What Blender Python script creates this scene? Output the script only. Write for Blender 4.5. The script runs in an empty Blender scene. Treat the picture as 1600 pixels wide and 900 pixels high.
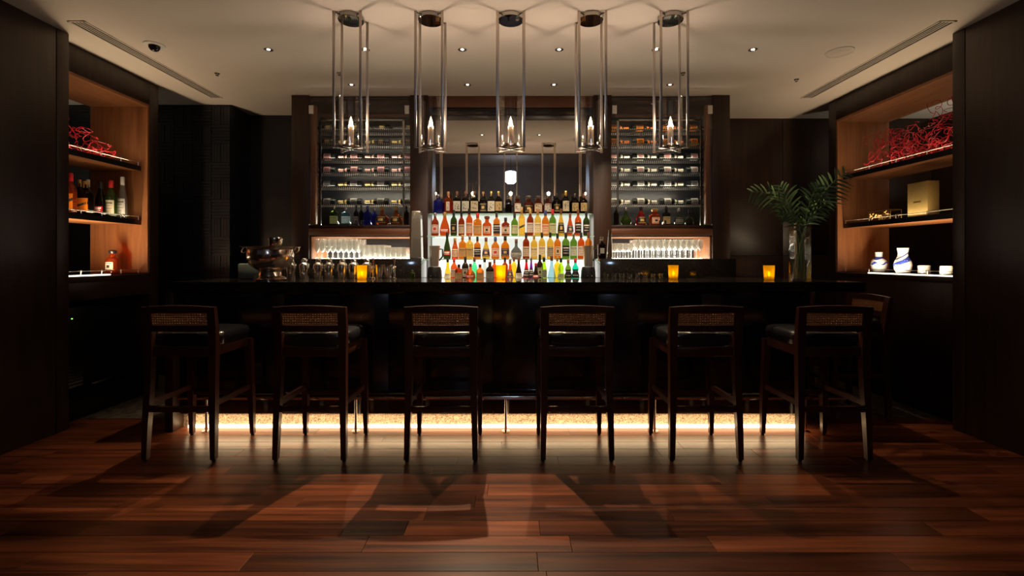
import bpy, bmesh, math, random
from mathutils import Vector, Matrix
random.seed(7)
S = bpy.context.scene
COL = S.collection
PI = math.pi
# ------------------------------------------------------------------ camera, world, exposure
F, CX, CY, EYE = 735.0, 798.0, 404.0, 1.25
cam = bpy.data.cameras.new('camera'); camo = bpy.data.objects.new('camera', cam); COL.objects.link(camo)
camo.location = (0, 0, EYE); camo.rotation_euler = (PI/2, 0, 0)
cam.sensor_width = 36; cam.lens = 36*F/1600; cam.shift_x = 2/1600; cam.shift_y = -46/1600
cam.clip_start = 0.05
S.camera = camo
w = bpy.data.worlds.new('world'); S.world = w; w.use_nodes = True
w.node_tree.nodes['Background'].inputs[0].default_value = (0.02, 0.018, 0.016, 1)
w.node_tree.nodes['Background'].inputs[1].default_value = 0.1
S.view_settings.view_transform = 'Standard'; S.view_settings.look = 'None'
S.view_settings.gamma = 1; S.view_settings.exposure = 0; S.view_settings.use_curve_mapping = False
S.cycles.transparent_max_bounces = 40
S.cycles.max_bounces = 10
S.cycles.caustics_reflective = False; S.cycles.caustics_refractive = False
S.cycles.sample_clamp_indirect = 4
# strengths of the place's lamps
W_PENDANT, W_ROW1, W_ROW2, W_KICK, W_CANDLE = 10.0, 95, 290, 12, 0.16
W_SHELF_LOW, W_SHELF, W_RACK, W_NICHE = 13, 1.6, 2.3, 12

def X(px, D): return (px-CX)*D/F
def Z(py, D): return EYE+(CY-py)*D/F

# ------------------------------------------------------------------ materials
MATS = {}
def nodes(name):
    m = bpy.data.materials.new(name); m.use_nodes = True
    nt = m.node_tree; nt.nodes.clear()
    out = nt.nodes.new('ShaderNodeOutputMaterial')
    MATS[name] = m
    return m, nt, out
def plain(name, col, rough=.5, metal=0, spec=.5, coat=0, noise=.12, scale=30, bump=0):
    m, nt, out = nodes(name)
    b = nt.nodes.new('ShaderNodeBsdfPrincipled'); nt.links.new(b.outputs[0], out.inputs[0])
    b.inputs['Roughness'].default_value = rough; b.inputs['Metallic'].default_value = metal
    b.inputs['Specular IOR Level'].default_value = spec; b.inputs['Coat Weight'].default_value = coat
    tc = nt.nodes.new('ShaderNodeTexCoord'); n = nt.nodes.new('ShaderNodeTexNoise')
    n.inputs['Scale'].default_value = scale; n.inputs['Detail'].default_value = 4
    nt.links.new(tc.outputs['Object'], n.inputs['Vector'])
    r = nt.nodes.new('ShaderNodeValToRGB'); e = r.color_ramp.elements
    e[0].position = .3; e[1].position = .7
    e[0].color = tuple(c*(1-noise) for c in col)+(1,); e[1].color = tuple(min(1, c*(1+noise)) for c in col)+(1,)
    nt.links.new(n.outputs['Fac'], r.inputs[0]); nt.links.new(r.outputs[0], b.inputs['Base Color'])
    if bump:
        bp = nt.nodes.new('ShaderNodeBump'); bp.inputs['Strength'].default_value = bump; bp.inputs['Distance'].default_value = .002
        nt.links.new(n.outputs['Fac'], bp.inputs['Height']); nt.links.new(bp.outputs[0], b.inputs['Normal'])
    return m
def wood(name, c1, c2, rough=.35, axis='Z', freq=1.0, perobj=0.0, coat=0.0, spec=.5, ramp=(.36, .64)):
    m, nt, out = nodes(name); L = nt.links.new
    b = nt.nodes.new('ShaderNodeBsdfPrincipled'); L(b.outputs[0], out.inputs[0])
    b.inputs['Roughness'].default_value = rough; b.inputs['Coat Weight'].default_value = coat
    b.inputs['Coat Roughness'].default_value = .15; b.inputs['Specular IOR Level'].default_value = spec
    tc = nt.nodes.new('ShaderNodeTexCoord'); mp = nt.nodes.new('ShaderNodeMapping')
    oi = nt.nodes.new('ShaderNodeObjectInfo')
    vm = nt.nodes.new('ShaderNodeVectorMath'); vm.operation = 'ADD'
    sc = nt.nodes.new('ShaderNodeVectorMath'); sc.operation = 'SCALE'
    cb = nt.nodes.new('ShaderNodeCombineXYZ')
    for i in range(3): L(oi.outputs['Random'], cb.inputs[i])
    L(cb.outputs[0], sc.inputs[0]); sc.inputs['Scale'].default_value = 37.0 if perobj else 0.0
    L(tc.outputs['Object'], vm.inputs[0]); L(sc.outputs[0], vm.inputs[1]); L(vm.outputs[0], mp.inputs['Vector'])
    s = [60*freq, 60*freq, 60*freq]; s['XYZ'.index(axis)] = 2.2*freq
    mp.inputs['Scale'].default_value = s
    n = nt.nodes.new('ShaderNodeTexNoise'); n.inputs['Scale'].default_value = 1; n.inputs['Detail'].default_value = 5; n.inputs['Distortion'].default_value = .6
    L(mp.outputs[0], n.inputs['Vector'])
    mp2 = nt.nodes.new('ShaderNodeMapping'); s2 = [9*freq]*3; s2['XYZ'.index(axis)] = .8*freq; mp2.inputs['Scale'].default_value = s2
    L(vm.outputs[0], mp2.inputs['Vector'])
    n2 = nt.nodes.new('ShaderNodeTexNoise'); n2.inputs['Scale'].default_value = 1; n2.inputs['Detail'].default_value = 3; n2.inputs['Distortion'].default_value = 1.5
    L(mp2.outputs[0], n2.inputs['Vector'])
    mx = nt.nodes.new('ShaderNodeMath'); mx.operation = 'ADD'
    h = nt.nodes.new('ShaderNodeMath'); h.operation = 'MULTIPLY'; h.inputs[1].default_value = .5
    L(n.outputs['Fac'], mx.inputs[0]); L(n2.outputs['Fac'], mx.inputs[1]); L(mx.outputs[0], h.inputs[0])
    r = nt.nodes.new('ShaderNodeValToRGB'); e = r.color_ramp.elements; e[0].position = ramp[0]; e[1].position = ramp[1]
    e[0].color = c1+(1,); e[1].color = c2+(1,)
    L(h.outputs[0], r.inputs[0])
    hs = nt.nodes.new('ShaderNodeHueSaturation')
    L(r.outputs[0], hs.inputs['Color'])
    mr = nt.nodes.new('ShaderNodeMapRange'); mr.inputs['To Min'].default_value = 1-perobj; mr.inputs['To Max'].default_value = 1+perobj
    L(oi.outputs['Random'], mr.inputs['Value']); L(mr.outputs[0], hs.inputs['Value'])
    L(hs.outputs[0], b.inputs['Base Color'])
    bp = nt.nodes.new('ShaderNodeBump'); bp.inputs['Strength'].default_value = .035 if name == 'floor_wood' else .12; bp.inputs['Distance'].default_value = .001
    L(h.outputs[0], bp.inputs['Height']); L(bp.outputs[0], b.inputs['Normal'])
    return m
def paper(name, col, thru=.4):
    m, nt, out = nodes(name); L = nt.links.new
    tc = nt.nodes.new('ShaderNodeTexCoord'); n = nt.nodes.new('ShaderNodeTexNoise'); n.inputs['Scale'].default_value = 60
    L(tc.outputs['Object'], n.inputs['Vector'])
    r = nt.nodes.new('ShaderNodeValToRGB'); e = r.color_ramp.elements; e[0].color = tuple(c*.94 for c in col)+(1,); e[1].color = col+(1,); L(n.outputs['Fac'], r.inputs[0])
    d = nt.nodes.new('ShaderNodeBsdfDiffuse'); t = nt.nodes.new('ShaderNodeBsdfTranslucent'); mx = nt.nodes.new('ShaderNodeMixShader'); mx.inputs[0].default_value = thru
    L(r.outputs[0], d.inputs[0]); L(r.outputs[0], t.inputs[0]); L(d.outputs[0], mx.inputs[1]); L(t.outputs[0], mx.inputs[2]); L(mx.outputs[0], out.inputs[0])
    return m
def emit(name, col, strength):
    m, nt, out = nodes(name)
    e = nt.nodes.new('ShaderNodeEmission'); e.inputs[0].default_value = col+(1,); e.inputs[1].default_value = strength
    nt.links.new(e.outputs[0], out.inputs[0]); return m
def clear(name, tint=(1,1,1), edge=.55, base=.06, rough=.03, body=None, bodyfac=.0, refl=(1,1,1)):
    # thin-walled glass: see-through, shinier towards grazing angles, optional coloured body
    m, nt, out = nodes(name); L = nt.links.new
    t = nt.nodes.new('ShaderNodeBsdfTransparent'); t.inputs[0].default_value = tint+(1,)
    src = t
    if body:
        d = nt.nodes.new('ShaderNodeBsdfDiffuse'); d.inputs[0].default_value = body+(1,)
        mx0 = nt.nodes.new('ShaderNodeMixShader'); mx0.inputs[0].default_value = bodyfac
        L(t.outputs[0], mx0.inputs[1]); L(d.outputs[0], mx0.inputs[2]); src = mx0
    g = nt.nodes.new('ShaderNodeBsdfGlossy'); g.inputs['Roughness'].default_value = rough; g.inputs[0].default_value = refl+(1,)
    lw = nt.nodes.new('ShaderNodeLayerWeight'); lw.inputs['Blend'].default_value = .35
    p = nt.nodes.new('ShaderNodeMath'); p.operation = 'POWER'; p.inputs[1].default_value = 2.5
    mu = nt.nodes.new('ShaderNodeMath'); mu.operation = 'MULTIPLY_ADD'; mu.inputs[1].default_value = edge; mu.inputs[2].default_value = base
    L(lw.outputs['Facing'], p.inputs[0]); L(p.outputs[0], mu.inputs[0])
    mx = nt.nodes.new('ShaderNodeMixShader')
    L(mu.outputs[0], mx.inputs[0]); L(src.outputs[0], mx.inputs[1]); L(g.outputs[0], mx.inputs[2]); L(mx.outputs[0], out.inputs[0])
    return m
def glow_glass(name, col, trans=.55):
    # amber candle glass: lets the flame's light soak through
    m, nt, out = nodes(name); L = nt.links.new
    t = nt.nodes.new('ShaderNodeBsdfTransparent'); t.inputs[0].default_value = col+(1,)
    tl = nt.nodes.new('ShaderNodeBsdfTranslucent'); tl.inputs[0].default_value = col+(1,)
    a = nt.nodes.new('ShaderNodeMixShader'); a.inputs[0].default_value = trans
    L(t.outputs[0], a.inputs[1]); L(tl.outputs[0], a.inputs[2])
    g = nt.nodes.new('ShaderNodeBsdfGlossy'); g.inputs['Roughness'].default_value = .05
    b = nt.nodes.new('ShaderNodeMixShader'); b.inputs[0].default_value = .05
    L(a.outputs[0], b.inputs[1]); L(g.outputs[0], b.inputs[2]); L(b.outputs[0], out.inputs[0])
    return m

wood('dark_wood', (.020,.0095,.006), (.040,.019,.012), .38, 'Z', 1, 0, 0)
wood('dark_wood_x', (.020,.0095,.006), (.040,.019,.012), .38, 'X', 1, 0, 0)
wood('stool_wood', (.046,.0145,.0085), (.078,.025,.0145), .32, 'Z', 1.4, .1, .2)
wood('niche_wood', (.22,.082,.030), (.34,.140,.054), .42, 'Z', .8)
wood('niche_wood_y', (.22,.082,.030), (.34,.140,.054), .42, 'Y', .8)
wood('rail_wood', (.10,.036,.016), (.17,.065,.028), .35, 'X', 1)
wood('tower_wood', (.024,.0105,.006), (.045,.0195,.0115), .36, 'Z', 1)
wood('floor_wood', (.042,.0105,.0045), (.215,.060,.023), .29, 'X', .55, .42, .0, .26, (.38, .63))
plain('plaster', (.74,.655,.575), .9, noise=.02, scale=3)
plain('plaster_dark', (.13,.098,.078), .8, noise=.1, scale=3)
plain('joint', (.008,.005,.004), .8)
plain('black_stone', (.016,.013,.011), .07, spec=.6, noise=.6, scale=160)
plain('black_panel', (.011,.009,.008), .13, spec=.5, noise=.5, scale=120)
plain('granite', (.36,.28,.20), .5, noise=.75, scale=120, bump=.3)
plain('black_tile', (.0085,.0095,.012), .42, noise=.2, scale=60)
plain('black', (.008,.008,.009), .35)
plain('leather', (.014,.014,.017), .24, spec=.7, noise=.2, scale=220, bump=.15)
plain('cane', (.44,.20,.075), .5, noise=.2, scale=90)
plain('chrome', (.88,.84,.80), .11, metal=1, noise=.02)
plain('steel', (.62,.60,.57), .2, metal=1, noise=.03)
plain('wire', (.90,.88,.82), .34, metal=1, noise=.02)
plain('rack_grey', (.10,.09,.08), .4, metal=.8, noise=.05)
plain('polished', (.55,.53,.50), .03, metal=1, noise=.02)
plain('satin', (.80,.70,.60), .38, metal=1, noise=.02)
plain('nickel', (.78,.66,.56), .17, metal=1, noise=.02)
plain('brass', (.70,.47,.17), .28, metal=1, noise=.08)
plain('gold_card', (.60,.43,.15), .42, metal=.35, noise=.05)
plain('white_paint', (.78,.76,.72), .5, noise=.02)
plain('vent_slot', (.010,.009,.008), .8)
plain('smoke_dome', (.012,.012,.013), .05)
plain('green_box', (.17,.21,.19), .45, noise=.08)
plain('coral_red', (.46,.011,.022), .38, noise=.2)
plain('leaf', (.14,.24,.095), .42, noise=.35, scale=14)
plain('leaf_stem', (.12,.20,.06), .45)
plain('wax', (.85,.80,.72), .35)
plain('porcelain', (.80,.82,.86), .12, noise=.02)
plain('cobalt', (.035,.065,.42), .15, noise=.5, scale=40)
paper('cream_paper', (.82,.74,.56)); paper('white_paper', (.86,.84,.78))
plain('black_paper', (.012,.011,.012), .4); paper('tan_paper', (.62,.47,.24)); paper('orange_paper', (.85,.24,.02))
paper('red_paper', (.62,.03,.03)); paper('pink_paper', (.80,.42,.42)); paper('blue_paper', (.10,.15,.42)); paper('yellow_paper', (.85,.63,.12))
plain('navy_paper', (.03,.03,.09), .4); paper('grey_paper', (.42,.41,.38))
plain('ink', (.02,.018,.02), .5); plain('ink_gold', (.55,.38,.12), .35); plain('ink_red', (.5,.03,.03), .5); plain('ink_white', (.85,.84,.8), .5)
plain('foil_gold', (.80,.60,.22), .32, metal=.7); plain('foil_pink', (.78,.44,.40), .35, metal=.3); plain('foil_cream', (.82,.76,.58), .35, metal=.2)
plain('foil_orange', (.88,.20,.02), .4); plain('foil_dark', (.03,.03,.03), .35)
plain('cap_black', (.012,.012,.013), .35); plain('cap_gold', (.62,.42,.14), .3, metal=.7); plain('cap_red', (.62,.02,.03), .35)
plain('cap_white', (.82,.80,.76), .4); plain('cap_brown', (.14,.045,.028), .4); plain('cap_blue', (.04,.07,.28), .35); plain('cap_wood', (.36,.19,.08), .5)
plain('cap_silver', (.66,.64,.62), .25, metal=1)
plain('bottle_dark', (.008,.011,.007), .08, spec=.6)
plain('carpet', (.060,.045,.030), .95, noise=.75, scale=26, bump=.5)
m, nt, out = nodes('mirror'); g = nt.nodes.new('ShaderNodeBsdfGlossy'); g.inputs[0].default_value = (.74,.70,.66,1); g.inputs['Roughness'].default_value = .0; nt.links.new(g.outputs[0], out.inputs[0])
emit('panel_light', (.97,1,.88), .86); emit('panel_low', (1,.98,.88), 1.5); emit('strip_warm', (1,.72,.40), 6.5); emit('strip_white', (1,.86,.62), 4.5)
emit('glass_light', (1,.95,.86), 1.5); emit('bulb', (1,.66,.30), 14); emit('flame', (1,.72,.22), 12); emit('downlight', (1,.90,.74), 6)
emit('lounge_glow', (.55,.72,1.0), 30); emit('led_green', (.3,1,.15), 1.2)
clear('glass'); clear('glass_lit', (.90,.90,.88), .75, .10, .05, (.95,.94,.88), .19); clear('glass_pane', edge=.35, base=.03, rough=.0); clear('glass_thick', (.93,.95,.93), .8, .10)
clear('acrylic', (.74,.74,.72), .5, .08, .05, (.26,.25,.23), .35)
clear('glass_shelf', (.80,.93,.86), .4, .04); clear('glass_green_edge', (.70,.88,.80), .3, .1, body=(.72,.90,.82), bodyfac=.5)
clear('water', (.94,.96,.95), .3, .03); clear('milk_tube', (.9,.86,.8), .2, .05, body=(.62,.50,.40), bodyfac=.6)
LIQ = dict(amber=((.96,.46,.09),(.42,.12,.015)), darkamber=((.62,.17,.05),(.14,.025,.008)), gold=((1,.74,.22),(.55,.30,.04)), green=((.42,.58,.16),(.05,.09,.015)),
    darkgreen=((.20,.26,.09),(.018,.028,.008)), blue=((.10,.14,.72),(.02,.03,.32)), dark=((.13,.08,.05),(.012,.008,.006)), clear=((.93,.96,.94),(.30,.31,.30)), red=((.90,.05,.07),(.45,.008,.015)),
    mint=((.30,.97,.60),(.08,.62,.28)), teal=((.05,.88,.66),(.01,.48,.32)), purple=((.40,.08,.50),(.11,.012,.15)), yellow=((1,.82,.16),(.65,.40,.03)), lime=((.72,.97,.12),(.35,.52,.03)),
    paleblue=((.62,.84,.92),(.20,.34,.40)), smoke=((.45,.42,.38),(.05,.045,.04)), rust=((.92,.30,.08),(.36,.06,.012)))
for k, (t, b) in LIQ.items(): clear('liq_'+k, t, .35, .04, .04, b, .22)
for nm in ('amber_glass',): glow_glass(nm, (1,.70,.03), .42)

# ------------------------------------------------------------------ mesh building
class MB:
    def __init__(s): s.v = []; s.f = []; s.m = []
    def add(s, v, f, mi=0):
        o = len(s.v); s.v += [tuple(p) for p in v]; s.f += [tuple(i+o for i in q) for q in f]; s.m += [mi]*len(f); return s
    def box(s, x0, x1, y0, y1, z0, z1, b=0.0, mi=0):
        if b <= 0:
            v = [(x, y, z) for z in (z0, z1) for y in (y0, y1) for x in (x0, x1)]
            return s.add(v, [(0,2,3,1),(4,5,7,6),(0,1,5,4),(2,6,7,3),(0,4,6,2),(1,3,7,5)], mi)
        bm = bmesh.new(); bmesh.ops.create_cube(bm, size=1)
        for q in bm.verts: q.co = Vector(((x0+x1)/2+q.co.x*(x1-x0), (y0+y1)/2+q.co.y*(y1-y0), (z0+z1)/2+q.co.z*(z1-z0)))
        bmesh.ops.bevel(bm, geom=bm.edges[:], offset=b, segments=2, affect='EDGES', profile=.5)
        bm.verts.index_update()
        s.add([q.co[:] for q in bm.verts], [[q.index for q in f.verts] for f in bm.faces], mi); bm.free(); return s
    def loft(s, rings, mi=0, caps=True, closed=True):
        n = len(rings[0]); v = [p for r in rings for p in r]; f = []
        for i in range(len(rings)-1):
            for j in range(n if closed else n-1):
                k = (j+1) % n
                f.append((i*n+j, i*n+k, (i+1)*n+k, (i+1)*n+j))
        if caps: f += [tuple(range(n-1, -1, -1)), tuple((len(rings)-1)*n+j for j in range(n))]
        return s.add(v, f, mi)
    def bar(s, secs, mi=0):            # secs: (x,y,z,hx,hy) rectangular sections up a leg
        return s.loft([[(x-hx,y-hy,z),(x+hx,y-hy,z),(x+hx,y+hy,z),(x-hx,y+hy,z)] for x,y,z,hx,hy in secs], mi)
    def lathe(s, prof, seg=24, c=(0,0,0), power=2.0, ay=1.0, mi=0, caps=False, a0=0):
        rings = []
        for r, z in prof:
            ring = []
            for j in range(seg):
                a = 2*PI*j/seg+a0; cx, sy = math.cos(a), math.sin(a)
                if power != 2:
                    k = (abs(cx)**power+abs(sy)**power)**(-1/power); cx *= k; sy *= k
                ring.append((c[0]+r*cx, c[1]+r*sy*ay, c[2]+z))
            rings.append(ring)
        return s.loft(rings, mi, caps)
    def tube(s, pts, r, seg=6, mi=0):
        pts = [Vector(p) for p in pts]; rings = []; up = Vector((0,0,1))
        for i, p in enumerate(pts):
            d = (pts[min(i+1, len(pts)-1)]-pts[max(i-1, 0)]).normalized()
            if i == 0:
                a = d.cross(up) if abs(d.z) < .9 else d.cross(Vector((1,0,0)))
            else: a = a-d*a.dot(d)
            a.normalize(); b = d.cross(a); rr = r[i] if isinstance(r, (list, tuple)) else r
            rings.append([tuple(p+a*rr*math.cos(2*PI*j/seg)+b*rr*math.sin(2*PI*j/seg)) for j in range(seg)])
        return s.loft(rings, mi)
    def ball(s, c, r, seg=12, mi=0, sz=1.0):
        return s.lathe([(max(r*math.sin(PI*i/8), 1e-4), -r*sz*math.cos(PI*i/8)) for i in range(9)], seg, c, mi=mi)
    def build(s, name, mat, parent=None, loc=None, smooth=40, rot=None):
        me = bpy.data.meshes.new(name); me.from_pydata(s.v, [], s.f)
        for q in ([mat] if isinstance(mat, str) else mat): me.materials.append(MATS[q])
        for p, k in zip(me.polygons, s.m): p.material_index = k
        if smooth:
            for p in me.polygons: p.use_smooth = True
            me.set_sharp_from_angle(angle=math.radians(smooth))
        bm = bmesh.new(); bm.from_mesh(me); bmesh.ops.recalc_face_normals(bm, faces=bm.faces); bm.to_mesh(me); bm.free()
        me.update()
        o = bpy.data.objects.new(name, me); COL.objects.link(o)
        if parent: o.parent = parent
        if loc: o.location = loc
        if rot: o.rotation_euler = rot
        return o
def tag(o, label, cat, group=None):
    o['label'] = label; o['category'] = cat
    if group: o['group'] = group
    return o
def struct(o, label=None):
    o['kind'] = 'structure'
    if label: o['label'] = label
    return o
def thing(name, label, cat, loc=(0,0,0), rz=0, group=None):
    o = bpy.data.objects.new(name, None); COL.objects.link(o); o.empty_display_size = .05
    o.location = loc; o.rotation_euler = (0, 0, rz); return tag(o, label, cat, group)
def tree(o):
    kids = {}
    for c in bpy.data.objects:
        if c.parent: kids.setdefault(c.parent.name, []).append(c)
    return kids
def dup(root, loc, rz=0, label=None, group=None):
    def cp(o, parent):
        c = o.copy(); COL.objects.link(c); c.parent = parent
        for k in o.children: cp(k, c)
        return c
    r = cp(root, None); r.location = loc; r.rotation_euler = (0, 0, rz)
    if label: r['label'] = label
    if group: r['group'] = group
    return r
def box(name, mat, x0, x1, y0, y1, z0, z1, parent=None, b=0.0):
    c = ((x0+x1)/2, (y0+y1)/2, z0) if parent is None else (0, 0, 0)
    return MB().box(x0-c[0], x1-c[0], y0-c[1], y1-c[1], z0-c[2], z1-c[2], b).build(name, mat, parent, c if parent is None else None)
def light(name, kind, loc, energy, col, parent=None, rot=None, **kw):
    l = bpy.data.lights.new(name, kind); l.energy = energy; l.color = col
    for k, v in kw.items(): setattr(l, k, v)
    o = bpy.data.objects.new(name, l); COL.objects.link(o); o.location = loc
    if rot: o.rotation_euler = rot
    if parent: o.parent = parent
    return o

# ------------------------------------------------------------------ the room
CEIL = 2.90
SPLIT = 3.68                       # timber floor meets carpet
floor = struct(box('floor', 'joint', -5, 5, -6.2, SPLIT, -.14, -.012))
rowh = .1205; y = 1.40; r = 0
plank_mesh = {}
while y < SPLIT-.01:
    y1 = min(y+rowh, SPLIT)
    x = -3.55-random.random()*.9
    while x < 3.5:
        Ln = random.choice((.62, .9, 1.2, 1.5, 1.82)); key = (Ln, round(y1-y, 3))
        if key not in plank_mesh:
            o = MB().box(0, Ln-.0016, 0, y1-y-.0016, -.012, 0, .0012).build('plank', 'floor_wood', smooth=0); plank_mesh[key] = o.data
        else:
            o = bpy.data.objects.new('plank', plank_mesh[key]); COL.objects.link(o)
        o.parent = floor; o.location = (x-floor.location[0], y-floor.location[1], 0-floor.location[2])
        x += Ln
    y += rowh
pl = MB(); y = 1.40-rowh            # floorboards behind the photographer
while y > -6.1:
    x = -5+random.random()
    while x < 4.9:
        Ln = random.choice((.9, 1.2, 1.5, 1.8)); pl.box(x, min(x+Ln-.002, 5), y, y+rowh-.002, -.012, 0); x += Ln
    y -= rowh
o = pl.build('planks_lounge', 'floor_wood', floor, smooth=0); o.location = (-floor.location[0], -floor.location[1], -floor.location[2]); o['kind'] = 'stuff'
cp = box('carpet', 'carpet', -5, 5, SPLIT, 5.75, -.14, -.002); tag(cp, 'dark mottled carpet laid around the bar beyond the timber floor', 'carpet')
ceil = struct(box('ceiling', 'plaster', -5, 5, 2.60, 5.75, CEIL, CEIL+.12))
struct(box('ceiling_lounge', 'plaster_dark', -5, 5, -6.3, 2.48, 4.4, 4.5))
struct(box('trim_1', 'plaster_dark', -5, 5, 2.48, 2.60, CEIL, 4.5), 'dark step between the low bar ceiling and the lounge')
struct(box('wall_front', 'plaster_dark', -5, 5, -6.3, -6.2, 0, 4.4))
# near side walls: veneer panels with a joint
for sgn, side in ((-1, 'left'), (1, 'right')):
    wl = bpy.data.objects.new('wall_'+side, None); COL.objects.link(wl); struct(wl); wl.location = (sgn*3.3, 0, 0)
    def wp(y0, y1, z0, z1, b=.002, sgn=sgn, wl=wl):
        x0, x1 = sorted((sgn*3.24-sgn*3.3, sgn*4.05-sgn*3.3)); MB().box(x0, x1, y0, y1, z0, z1, b).build('veneer_panel', 'dark_wood', wl)
    wp(3.358, 3.45, 0, CEIL-.004)
    for a in range(5):
        y1 = 3.352-a*1.9; wp(max(y1-1.894, -6.2), y1, 0, (CEIL-.004) if False else (2.896 if y1 > 2.5 and a == 0 else 4.39)) if a else wp(2.605, 3.352, 0, 2.896)
    wp(1.46, 2.475, 0, 4.39)
# far walls
bl = bpy.data.objects.new('wall_back_left', None); COL.objects.link(bl); struct(bl); bl.location = (-3.6, 5.03, 0)
MB().box(-1.3, .6, .02, .5, 0, CEIL).build('wall_core', 'black_tile', bl)
def ribbed(h):
    mb = MB(); n = 6; t = .2
    for i in range(n):
        a, c = i*t/n+.002, (i+1)*t/n-.002
        d = -.006*((i*7) % 3)/2
        if h: mb.box(.002, t-.002, d, .02, a, c)
        else: mb.box(a, c, d, .02, .002, t-.002)
    return mb
th = ribbed(True).build('tile', 'black_tile', bl, smooth=0); tv = ribbed(False).build('tile', 'black_tile', bl, smooth=0)
k = 0
for i in range(8):
    for j in range(14):
        src = th if (i+j) % 2 else tv
        if k < 2 and src in (th, tv) and not src.get('used'):
            o = src; o['used'] = 1; k += 1
        else: o = src.copy(); COL.objects.link(o); o.parent = bl
        o.location = (-1.0+i*.2, 0, j*.2+.08)
for o in (th, tv): del o['used']
struct(box('wall_back_recess', 'black_tile', -3.0, -2.2, 5.42, 5.52, 0, CEIL))
br = bpy.data.objects.new('wall_back_right', None); COL.objects.link(br); struct(br); br.location = (3.2, 5.54, 0)
for x0, x1 in ((-1.0, .0), (.005, .9), (.905, 1.8)):
    for z0, z1 in ((0, 1.28), (1.285, CEIL)): MB().box(x0, x1, 0, .1, z0, z1, .002).build('veneer_panel', 'dark_wood', br)
for sgn in (-1, 1): struct(box('wall_side_left' if sgn < 0 else 'wall_side_right', 'dark_wood', *sorted((sgn*4.95, sgn*5.0)), 2.6, 5.7, 0, CEIL))

# ------------------------------------------------------------------ see-through display shelving in both side walls
def shelving(sgn, y1, label):
    root = thing('display_shelving', label, 'shelving', (sgn*3.64, 4.1, 0))
    def bx(name, mat, xa, xb, ya, yb, za, zb, b=.002, parent=root):
        x0, x1 = sorted((sgn*xa-sgn*3.64, sgn*xb-sgn*3.64)); return MB().box(x0, x1, ya-4.1, yb-4.1, za, zb, b).build(name, mat, parent)
    XF, XB, y0 = 3.37, 3.91, 3.452
    bx('end_post', 'dark_wood', XF, XB, y1, y1+.11, 0, CEIL-.004)
    bx('near_post', 'dark_wood', XF, XB, y0, y0+.09, 0, CEIL-.004)
    bx('header', 'dark_wood', XF, XB, y0+.09, y1, 2.685, CEIL-.004)
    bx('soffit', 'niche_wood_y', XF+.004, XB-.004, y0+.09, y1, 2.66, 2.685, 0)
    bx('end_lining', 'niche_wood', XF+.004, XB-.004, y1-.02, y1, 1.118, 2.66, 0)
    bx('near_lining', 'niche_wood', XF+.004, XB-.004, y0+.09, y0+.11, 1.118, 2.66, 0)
    if sgn > 0:
        bx('lower_panel', 'dark_wood', XF, XB, y0+.09, y1, .0, 1.06)
    else:
        bx('lower_rail', 'dark_wood', XF, XB, y0+.09, y1, .92, 1.06)
        bx('plinth', 'black', XF, XB, y0+.09, y1, 0, .16)
        bx('recess_back', 'black', XB-.03, XB, y0+.09, y1, .16, .92)
    for zt, nm in ((2.105, 'shelf'), (1.605, 'shelf')):
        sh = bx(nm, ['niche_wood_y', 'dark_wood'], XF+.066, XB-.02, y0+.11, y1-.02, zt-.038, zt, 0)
        bx('shelf_edge', 'black', XF+.062, XF+.072, y0+.11, y1-.022, zt-.042, zt+.002, 0, sh)
        rail(sgn, sh, y0, y1, zt, XF+.067)
    base = bx('sill', 'dark_wood', XF+.002, XB-.002, y0+.09, y1, 1.06, 1.108)
    bx('light_shelf', 'strip_white', XF+.066, XF+.105, y0+.12, y1-.35, 1.108, 1.117, 0, base)
    bx('glass_sill', 'glass_thick', XF+.106, XB-.02, y0+.11, y1-.02, 1.108, 1.117, 0, base)
    rail(sgn, base, y0, y1, 1.117, XF+.067)
    light('shelf_light', 'AREA', (sgn*(3.46-3.64), (y0+y1)/2-4.1-.12, 1.125), W_SHELF_LOW, (1,.74,.46), root, (PI, 0, 0), shape='RECTANGLE', size=.03, size_y=y1-y0-.5)
    for zt in (2.12, 1.62):
        light('shelf_light', 'AREA', (sgn*(3.447-3.64), (y0+y1)/2-4.1, zt), W_SHELF, (1,.76,.48), root, (PI, 0, 0), shape='RECTANGLE', size=.02, size_y=y1-y0-.3)
    return root
def rail(sgn, parent, y0, y1, zt, xf):
    mb = MB(); x = sgn*xf-sgn*3.64; z = zt+.031
    ya, yb = y0+.12-4.1, y1-.05-4.1
    mb.tube([(x, ya, z), (x, yb, z)], .0032, 6)
    n = 5
    for i in range(n): 
        yy = ya+(yb-ya)*i/(n-1); mb.tube([(x, yy, zt+.0005), (x, yy, z+.008)], .0038, 6)
    mb.build('gallery_rail', 'wire', parent)
shelving(-1, 4.39, 'walnut-lined open shelving with three tiers holding liquor bottles and red coral')
shelving(1, 4.876, 'walnut-lined open shelving with three tiers holding blue vases and gold box')
for sgn, nm in ((-1, 'behind the liquor bottle shelving'), (1, 'behind the blue vase shelving')):  # unseen uplights added to brighten the ceiling behind the shelving
    t = thing('wall_sconce', 'small uplight sconce on the passage wall '+nm, 'wall lamp', (sgn*4.9, 4.3, 1.9))
    MB().lathe([(.001, -.16), (.02, -.15), (.06, -.02), (.066, 0), (.060, 0), (.05, -.02), (.001, -.04)], 20, (-sgn*.03, 0, 0)).build('bowl', 'satin', t)
    light('sconce_light', 'AREA', (-sgn*.03, 0, .01), 7 if sgn > 0 else 2, (1,.88,.68), t, (PI, 0, 0), shape='DISK', size=.1)
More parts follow.
